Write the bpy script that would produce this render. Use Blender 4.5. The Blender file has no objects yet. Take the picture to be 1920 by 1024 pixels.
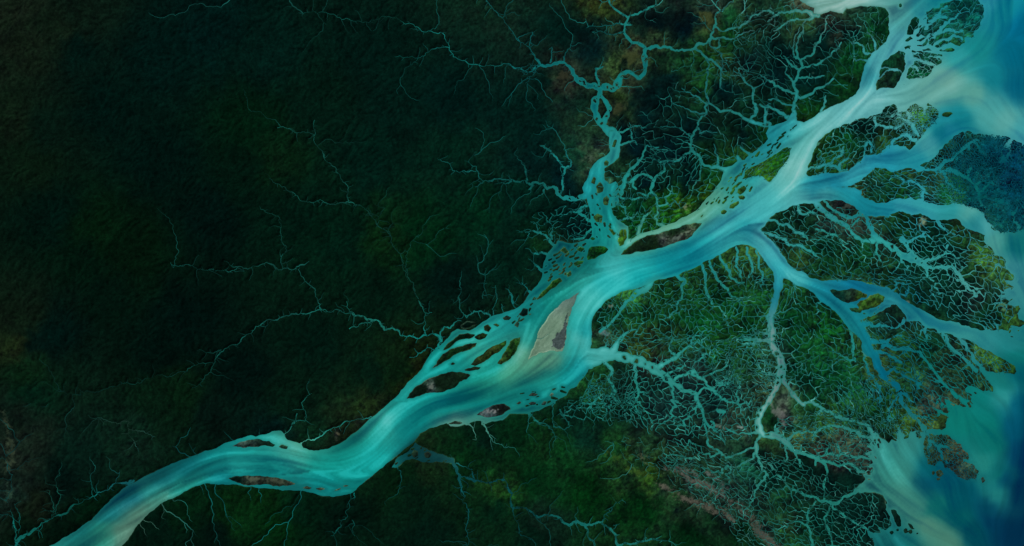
import bpy, math, heapq
import numpy as np

# ------------------------------------------------------------------ camera, sky, sun, exposure
# Ground plan: one unit = one photograph pixel, x to the right, y up (north), z height.
S = bpy.context.scene
W, H = 1920.0, 1024.0
CAM_H = W * 50.0 / 36.0
cam_d = bpy.data.cameras.new('camera')
cam_d.lens = 50.0; cam_d.sensor_width = 36.0; cam_d.sensor_fit = 'HORIZONTAL'
cam_d.clip_start = 10.0; cam_d.clip_end = 60000.0
cam = bpy.data.objects.new('camera', cam_d)
cam.location = (W / 2, H / 2, CAM_H); cam.rotation_euler = (0, 0, 0)
S.collection.objects.link(cam); S.camera = cam

SUN_EL, SUN_AZ = math.radians(50), math.radians(315)      # azimuth clockwise from north (+y)
world = bpy.data.worlds.new('World'); S.world = world; world.use_nodes = True
nt = world.node_tree; nt.nodes.clear()
sky = nt.nodes.new('ShaderNodeTexSky'); sky.sky_type = 'NISHITA'; sky.sun_disc = False
sky.sun_elevation = SUN_EL; sky.sun_rotation = SUN_AZ
bg = nt.nodes.new('ShaderNodeBackground'); bg.inputs['Strength'].default_value = 0.06
wo = nt.nodes.new('ShaderNodeOutputWorld')
nt.links.new(sky.outputs[0], bg.inputs[0]); nt.links.new(bg.outputs[0], wo.inputs[0])
sun_d = bpy.data.lights.new('sun', 'SUN'); sun_d.energy = 3.6; sun_d.angle = math.radians(0.5)
sun_d.color = (1.0, 0.96, 0.90)
sun = bpy.data.objects.new('sun', sun_d); S.collection.objects.link(sun)
sun.location = (0, 0, 3000)
sun.rotation_euler = (math.pi / 2 - SUN_EL, 0, math.pi - SUN_AZ)
S.view_settings.view_transform = 'Standard'; S.view_settings.look = 'None'
S.view_settings.gamma = 1.0; S.view_settings.use_curve_mapping = False
S.view_settings.exposure = -0.25
LIGHT = (0.90, 0.80, 0.84)      # what a flat white sheet shows under this sun, sky and exposure

rng = np.random.default_rng(7)

# ------------------------------------------------------------------ survey of the place (photograph pixels, y down)
def P(s):
    a = np.array([float(v) for v in s.replace(';', ' ').replace(',', ' ').split()])
    return a.reshape(-1, 2)

NORTH_BANK = P('''-60,1130 60,1060 92,1024 125,1006 150,990 172,975 185,960 200,945 215,930 232,915 252,905 270,894 295,882 330,867
362,855 385,845 405,841 425,830 450,822 470,816 480,819 495,815 510,809 527,808 533,815 538,825 555,829 565,833 569,840 580,844 597,845 615,842 630,835 642,829
655,819 670,808 685,794 697,783 715,768 725,760 740,747 752,732 767,715 782,702 795,684 807,664 817,652 830,644 840,634 846,624
858,617 866,619 880,620 893,614 905,604 920,594 937,589 952,584 967,579 982,568 995,549 1005,537 1016,520 1017,505 1019,493 1025,478 1040,461
1046,451 1060,455 1080,455 1105,448 1110,441 1107,411 1104,386 1096,363 1092,351 1102,333 1110,313 1120,301 1135,293 1144,283 1142,256
1144,246 1160,246 1165,256 1163,281 1160,296 1145,308 1133,316 1134,338 1142,345 1155,340 1160,350 1150,362 1145,378 1146,391 1150,403 1160,414 1178,425 1178,448 1185,448 1200,438 1225,432
1247,423 1267,416 1287,406 1310,391 1325,371 1340,356 1352,338 1357,320 1344,315 1346,311 1360,314 1372,311 1385,301 1396,300 1410,288 1425,276 1440,261
1436,250 1442,237 1460,232 1476,226 1484,212 1492,212 1494,226 1507,230 1522,222 1540,210 1565,197 1590,187 1605,177 1612,162 1617,140 1625,117 1634,100 1647,92 1662,77
1667,62 1666,47 1667,27 1660,15 1640,11 1610,12 1587,16 1580,25 1565,22 1557,20 1540,27 1525,25 1527,15 1512,9 1500,1 1490,-20 1480,-70''')
SOUTH_BANK = P('''150,1130 200,1060 228,1024 242,1008 255,988 270,972 295,950 315,937 345,922 370,911 387,906 410,909 435,908 455,911 472,912 495,915 530,920 565,920
587,924 605,930 625,932 645,928 662,923 670,915 687,900 702,888 717,877 732,864 750,850 777,828 787,813 805,803 825,797 837,793 845,799 862,799 872,795 890,790 902,789
910,795 922,790 942,788 955,776 970,776 987,776 1010,770 1025,762 1040,754 1050,747 1062,742 1070,729 1082,724 1090,712 1102,697 1106,687
1122,683 1128,668 1126,655 1107,654 1109,632 1109,612 1112,594 1120,582 1132,569 1147,557 1165,547 1177,544 1190,542 1200,539 1215,533 1225,527 1250,522
1270,517 1287,508 1305,501 1320,491 1335,486 1350,478 1365,468 1380,460 1392,458 1410,463 1420,468 1430,483 1437,493 1450,510 1452,527 1452,547
1447,562 1441,584 1443,600 1450,592 1455,585 1459,570 1462,550 1468,540 1469,522 1482,527 1495,536 1515,542 1522,547 1535,562 1550,572 1565,584 1575,594 1588,612
1600,624 1605,628 1616,642 1619,662 1634,672 1641,692 1652,706 1665,703 1653,687 1648,667 1636,652 1631,632 1622,617 1617,600 1632,591 1648,582 1660,572
1680,571 1690,580 1697,592 1702,602 1722,603 1732,612 1752,617 1762,624 1770,624 1790,631 1810,634 1825,640 1837,652 1860,660 1870,667 1887,675 1900,685
1907,697 1902,702 1887,699 1862,698 1850,697 1835,685 1845,704 1862,724 1862,734 1845,734 1832,727 1815,722 1810,730 1822,749 1812,749 1797,739 1800,750 1812,762 1805,764
1790,757 1772,749 1775,762 1779,772 1775,784 1774,792 1772,800 1765,806 1740,804 1730,812 1722,808 1705,810 1702,820 1692,815 1685,800 1682,818 1681,828 1672,823
1667,832 1660,825 1647,815 1639,811 1628,819 1637,827 1626,836 1636,845 1623,851 1634,861 1637,868 1624,872 1634,880 1632,891 1617,888 1622,899 1612,908 1605,918 1615,924 1640,923 1655,928 1660,940
1662,955 1670,968 1672,985 1662,995 1647,990 1652,1000 1637,1000 1625,993 1632,1008 1639,1020 1638,1050 1640,1140''')
FAR_SEA = P('2200,-70 2200,1140')
WATER_POLY = np.vstack([NORTH_BANK, FAR_SEA, SOUTH_BANK[::-1]])

LANDS = {   # lands wholly ringed by water
 'delta_north': P('''1512,326 1520,303 1527,281 1540,261 1547,252 1570,240 1595,232 1615,222 1635,217 1655,210 1660,200 1675,195 1682,200 1682,210
1700,210 1707,197 1717,195 1732,201 1752,202 1760,210 1757,222 1752,232 1737,242 1730,252 1722,261 1717,271 1705,281 1698,274 1680,272 1664,278 1655,287 1632,291
1620,291 1615,301 1602,311 1590,321 1565,325 1540,325 1515,330'''),
 'delta_middle': P('''1577,351 1600,346 1615,338 1632,323 1642,315 1657,315 1677,322 1690,317 1712,317 1735,321 1752,321 1757,318 1735,316 1726,311 1740,303 1757,288 1772,271
1790,255 1815,246 1845,252 1875,253 1890,258 1920,271 2010,300 2010,430 1920,431 1902,438 1885,436 1875,438 1852,416 1845,401 1820,388 1805,383 1790,380 1770,386 1740,381
1722,373 1705,371 1687,372 1672,376 1655,380 1630,376 1615,366 1615,358 1600,352'''),
 'delta_south': P('''1425,431 1435,423 1447,406 1465,396 1490,385 1507,381 1530,379 1545,375 1570,375 1582,378 1600,386 1607,394 1616,400 1630,406 1645,407 1655,405 1667,406
1680,398 1692,396 1702,400 1722,401 1732,403 1747,411 1757,413 1772,411 1790,410 1800,416 1810,426 1820,431 1830,435 1847,441 1845,453 1857,463 1865,476
1875,481 1887,486 1885,506 1900,514 1902,523 1885,527 1902,539 1883,545 1885,560 1905,558 1890,570 1910,572 1915,579 1908,588 1912,600 1925,606 1912,613 1895,610 1890,622 1865,619 1830,617 1802,609
1772,602 1755,596 1737,587 1717,577 1705,567 1690,557 1680,549 1662,537 1647,536 1625,531 1610,527 1590,525 1570,525 1547,526 1522,522 1510,512 1495,508 1480,496
1467,478 1455,461 1440,446 1432,438'''),
}
# name, outline, label, look (s = bare sand, f = forest)
ISL = [
 ('1163,478 1170,469 1187,456 1205,446 1222,440 1245,434 1262,430 1285,421 1300,418 1316,418 1305,432 1297,443 1285,450 1265,456 1245,463 1228,468 1205,472 1180,477','long dark forested island with a pale braided sandy east end in mid river','f'),
 ('1485,277 1480,293 1467,312 1456,328 1443,342 1436,338 1428,330 1405,333 1392,336 1397,322 1408,313 1425,306 1442,296 1462,284 1476,276','bright green wedge shaped island between the side channel and main river','f'),
 ('1367,391 1370,383 1385,376 1386,381 1375,391','small olive bank island on the river edge below the green wedge island','f'),
 ('1384,368 1392,366 1398,370 1394,375 1387,374','tiny oval islet beside the green wedge island, on its downstream side','f'),
 ('1382,361 1383,354 1395,348 1400,354 1388,366','olive oval island in the pale side channel west of the river','f'),
 ('1352,396 1358,393 1364,396 1358,402 1352,401','tiny dark islet at the mouth of the pale side channel','f'),
 ('1086,548 1080,562 1072,577 1067,594 1065,609 1062,624 1059,647 1054,660 1035,658 1012,662 1000,668 990,676 986,680 992,668 1000,652 1007,632 1015,612 1027,594 1040,579 1060,562','large bare grey and tan sandbar pointed at both ends in mid river','s'),
 ('976,632 975,640 967,660 952,677 940,684 932,682 940,672 950,652 956,640 967,634','olive green island next to the head of the bare tan sandbar, on its west','f'),
 ('882,684 890,674 910,659 920,652 942,642 950,638 947,649 932,662 915,674 902,682 892,686','long brownish green island, third up from the big dark lens island','f'),
 ('870,694 875,691 890,687 902,688 897,694 880,696','small flat dark island just north of the dark lens island','f'),
 ('810,691 822,674 830,664 845,654 870,647 895,642 892,649 870,659 850,667 835,677 820,687','slender spear shaped dark green island pointing upstream at its west end','f'),
 ('831,657 837,647 850,637 860,627 877,624 892,628 880,636 865,637 852,644 840,654','curved dark island hugging the north bank above the spear shaped one','f'),
 ('889,632 905,624 915,627 910,634 895,637','small olive island at the east tip of the curved dark island','f'),
 ('844,683 849,679 854,682 848,685','tiny islet in the open braid between spear and lens islands','f'),
 ('762,748 767,739 785,722 805,709 825,702 845,697 865,698 882,703 875,712 862,716 856,724 837,732 805,737 780,744','big dark forested lens island with a pale clearing near its centre','f'),
 ('864,610 875,603 892,604 893,609 880,615 866,615','dark oval islet close against the north bank over the curved island','f'),
 ('907,612 915,608 922,615 916,623 908,620','dark square-ish islet in the braid under the north bank','f'),
 ('972,590 980,578 990,580 990,590 980,594','round dark islet in the teal backwater, largest of its cluster','f'),
 ('942,596 950,591 959,595 955,600 945,600','flat oval dark islet west of the round dark backwater islet','f'),
 ('923,609 930,606 937,610 933,613','tiny brown islet in the braid, east of the square-ish one','f'),
 ('964,610 969,602 974,606 971,615','tiny dark upright islet south of the round dark backwater islet','f'),
 ('1005,562 1012,552 1025,540 1035,527 1050,520 1055,527 1045,535 1030,545 1020,555 1008,562','bright green strip island parting the backwater from the river','f'),
 ('1062,513 1070,507 1072,516 1064,520','small green islet off the north end of the green strip island','f'),
 ('1100,481 1103,468 1110,462 1135,463 1141,468 1132,476 1115,486 1102,488','bright green leaf shaped island at the foot of the wide tributary','f'),
 ('1075,493 1083,489 1095,489 1092,495 1078,499','dark low islet southwest of the bright green leaf shaped island','f'),
 ('1080,468 1087,462 1097,466 1090,473','olive islet west of the bright green leaf shaped island','f'),
 ('1050,470 1060,463 1068,472 1058,476','dim dark islet in the blue green backwater lagoon','f'),
 ('1160,440 1165,430 1173,430 1176,445 1170,458 1162,462 1158,452','yellow green oval island where the tributary meets the pale side channel','f'),
 ('1112,406 1120,400 1130,405 1128,418 1118,416','mottled olive island in the middle of the wide tributary','f'),
 ('1108,343 1113,331 1118,335 1115,346','narrow brown islet in the neck of the wide tributary','f'),
 ('1117,350 1125,341 1132,350 1130,360 1120,363','dark green island in the tributary just below its neck','f'),
 ('1131,372 1138,366 1143,374 1140,385 1132,384','dark upright island against the east side of the tributary','f'),
 ('1132,305 1137,300 1142,304 1140,311 1133,311','round brown islet where the tributary bends at its neck','f'),
 ('1140,428 1148,430 1155,438 1150,442','olive slanted islet in the wide lower tributary','f'),
 ('1106,447 1111,444 1117,448 1111,451','tiny flat islet under the west bank of the lower tributary','f'),
 ('1147,275 1152,262 1157,262 1153,277','olive sliver islet in the tributary north of its bend','f'),
 ('893,778 905,771 916,764 932,758 946,757 956,763 958,768 945,776 930,781 908,782','dark island with a white sand patch along the south bank','f'),
 ('839,794 852,789 868,793 862,796 845,796','small black island at the pale creek mouth on the south bank','f'),
 ('435,837 450,829 465,825 485,823 505,827 517,834 512,838 490,836 465,838 445,838','slim grey edged island along the north bank of the lower-left reach','f'),
 ('522,838 528,833 540,837 538,842 528,841','small dark islet beside the east tip of the slim grey edged island','f'),
 ('428,897 440,893 462,892 480,892 495,893 517,895 537,900 555,907 535,911 512,912 495,908 480,909 465,911 450,906 436,902','long brown sandy island along the south bank of the lower-left reach','f'),
 ('567,915 575,911 585,914 580,918','small brown islet off the east end of the long brown sandy island','f'),
 ('590,917 600,914 610,917 600,920','dark flat islet in the shoal near the river bend','f'),
 ('626,921 632,917 641,914 636,919','dark slanted sliver islet in the shoal at the river bend','f'),
 ('641,912 648,909 655,911 648,913','dark flat sliver, easternmost in the shoal at the river bend','f'),
 ('991,757 997,753 1006,755 1004,759 994,760','brown oval islet in the dim bay under the sandbar','f'),
 ('1014,759 1020,752 1026,753 1022,760','dark egg shaped islet in the dim bay under the sandbar','f'),
 ('990,742 998,736 1010,739 1004,743','dim reddish islet, most northerly in the bay under the sandbar','f'),
 ('1030,742 1034,736 1039,739 1035,743','small round islet in the middle of the bay under the sandbar','f'),
 ('968,757 974,752 978,755 972,759','tiny brown islet at the west side of the dim bay','f'),
 ('1555,544 1567,543 1580,544 1595,541 1615,546 1626,553 1625,558 1600,566 1582,566 1567,557','long dark brown island where the southern distributary splits','f'),
 ('1632,553 1647,549 1660,557 1657,567 1647,572 1637,577 1625,581 1612,579 1606,571 1615,563 1628,559','yellow green island east of the long dark brown one at the split','f'),
 ('1592,578 1602,577 1615,582 1612,587 1597,584','small dark island tucked south of the yellow green split island','f'),
 ('1657,115 1670,105 1685,95 1697,100 1697,120 1692,140 1687,152 1675,166 1660,164 1644,170 1646,150 1650,130','large dark wooded island at the fork of the northern mouth','f'),
 ('1700,65 1702,47 1715,30 1725,35 1722,50 1712,65','dark upright island on the east side of the northern mouth','f'),
 ('1695,78 1707,67 1711,72 1702,78','small dark islet between the northern mouth and its feathered lobe','f'),
 ('1712,83 1732,70 1740,75 1735,85 1720,87','dark slanted island at the root of the feathered lobe','f'),
 ('1695,88 1704,86 1706,92 1698,94','tiny green islet at the north tip of the large wooded fork island','f'),
 ('1737,22 1750,14 1762,15 1762,7 1790,0 1830,-6 1843,10 1844,32 1835,52 1826,57 1825,70 1807,70 1809,80 1800,86 1782,80 1765,88 1752,88 1742,82 1742,72 1730,66 1724,60 1728,53 1737,47 1739,33','blue green feathered lobe of mangrove reaching out into the sea','f'),
 ('1729,93 1743,89 1748,95 1733,96','small dark islet under the slanted island at the feathered lobe','f'),
 ('1762,94 1785,90 1790,94 1787,96 1765,97','thin dark islet along the south side of the feathered lobe','f'),
 ('1710,95 1735,98 1767,103 1765,120 1752,127 1747,137 1730,147 1705,151 1700,145 1703,130 1714,120 1708,107','green lobe cut by creeks facing the pale northern plume','f'),
 ('1690,157 1696,155 1697,159 1692,160','tiny dark islet off the south tip of the large wooded fork island','f'),
 ('1763,217 1768,213 1778,212 1785,210 1788,214 1780,217 1768,220','small dark islet in the pale plume off the northern delta','f'),
 ('1735,197 1742,195 1749,198 1743,200','tiny dark islet on the plume edge above the northern delta','f'),
 ('1735,809 1752,815 1775,815 1790,825 1802,833 1807,843 1817,855 1815,863 1802,860 1825,870 1834,883 1830,900 1810,900 1795,893 1780,878 1770,878 1765,865 1758,865 1752,875 1740,870 1734,855 1732,830','brown feathered island lobe at the southern tip of the delta','f'),
 ('1717,810 1723,809 1727,816 1724,823 1717,819','small olive islet on the west side of the southern river mouth','f'),
 ('1670,955 1680,957 1690,975 1690,988 1682,988 1676,973','dark oblong islet off the southern mangrove coast','f'),
 ('1668,998 1673,994 1677,999 1672,1003','tiny dark islet, westernmost of the chain off the south coast','f'),
 ('1679,992 1685,990 1687,996 1681,997','tiny dark islet second from the west in the south coast chain','f'),
 ('1693,994 1699,991 1702,998 1696,1001','tiny dark islet in the middle of the south coast chain','f'),
 ('1703,982 1709,984 1713,992 1708,991','tiny dark slanted islet above the south coast chain','f'),
 ('1703,996 1709,993 1712,998 1707,1001','small dark islet, fourth along the south coast chain','f'),
 ('1716,1000 1721,998 1723,1001 1718,1003','tiny dark islet, easternmost of the south coast chain','f'),
 ('1746,884 1751,882 1754,887 1749,890','tiny dark islet off the west side of the brown feathered lobe','f'),
 ('1755,885 1763,882 1770,888 1764,894 1758,892','dark islet, largest of three off the brown feathered lobe','f'),
 ('1756,898 1762,896 1763,901 1758,902','tiny dark islet, southernmost of three off the brown feathered lobe','f'),
 ('1838,898 1844,895 1848,902 1842,907','small brown islet off the outer tip of the brown feathered lobe','f'),
 ('1687,7 1690,6 1690,12 1687,13','tiny dark islet alone in the pale northern mouth','f'),
 ('1800,214 1804,213 1804,216 1801,216','tiny dark speck of an islet in the blue eddy below the plume','f'),
 ('1627,898 1632,897 1631,901 1628,900','tiny dark islet off the bay of the southern coast','f'),
 ('771,851 776,843 784,846 784,855 776,859','black round islet in the dim backwater south of the river bend','f'),
 ('795,850 803,846 810,852 805,859 797,858','dark round islet, easternmost in the dim backwater','f'),
]
BACKWATER = P('735,876 742,862 760,850 779,829 788,836 800,841 812,847 830,852 850,859 850,868 832,866 814,866 800,866 786,864 780,862 764,862 752,870 742,877')

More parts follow.
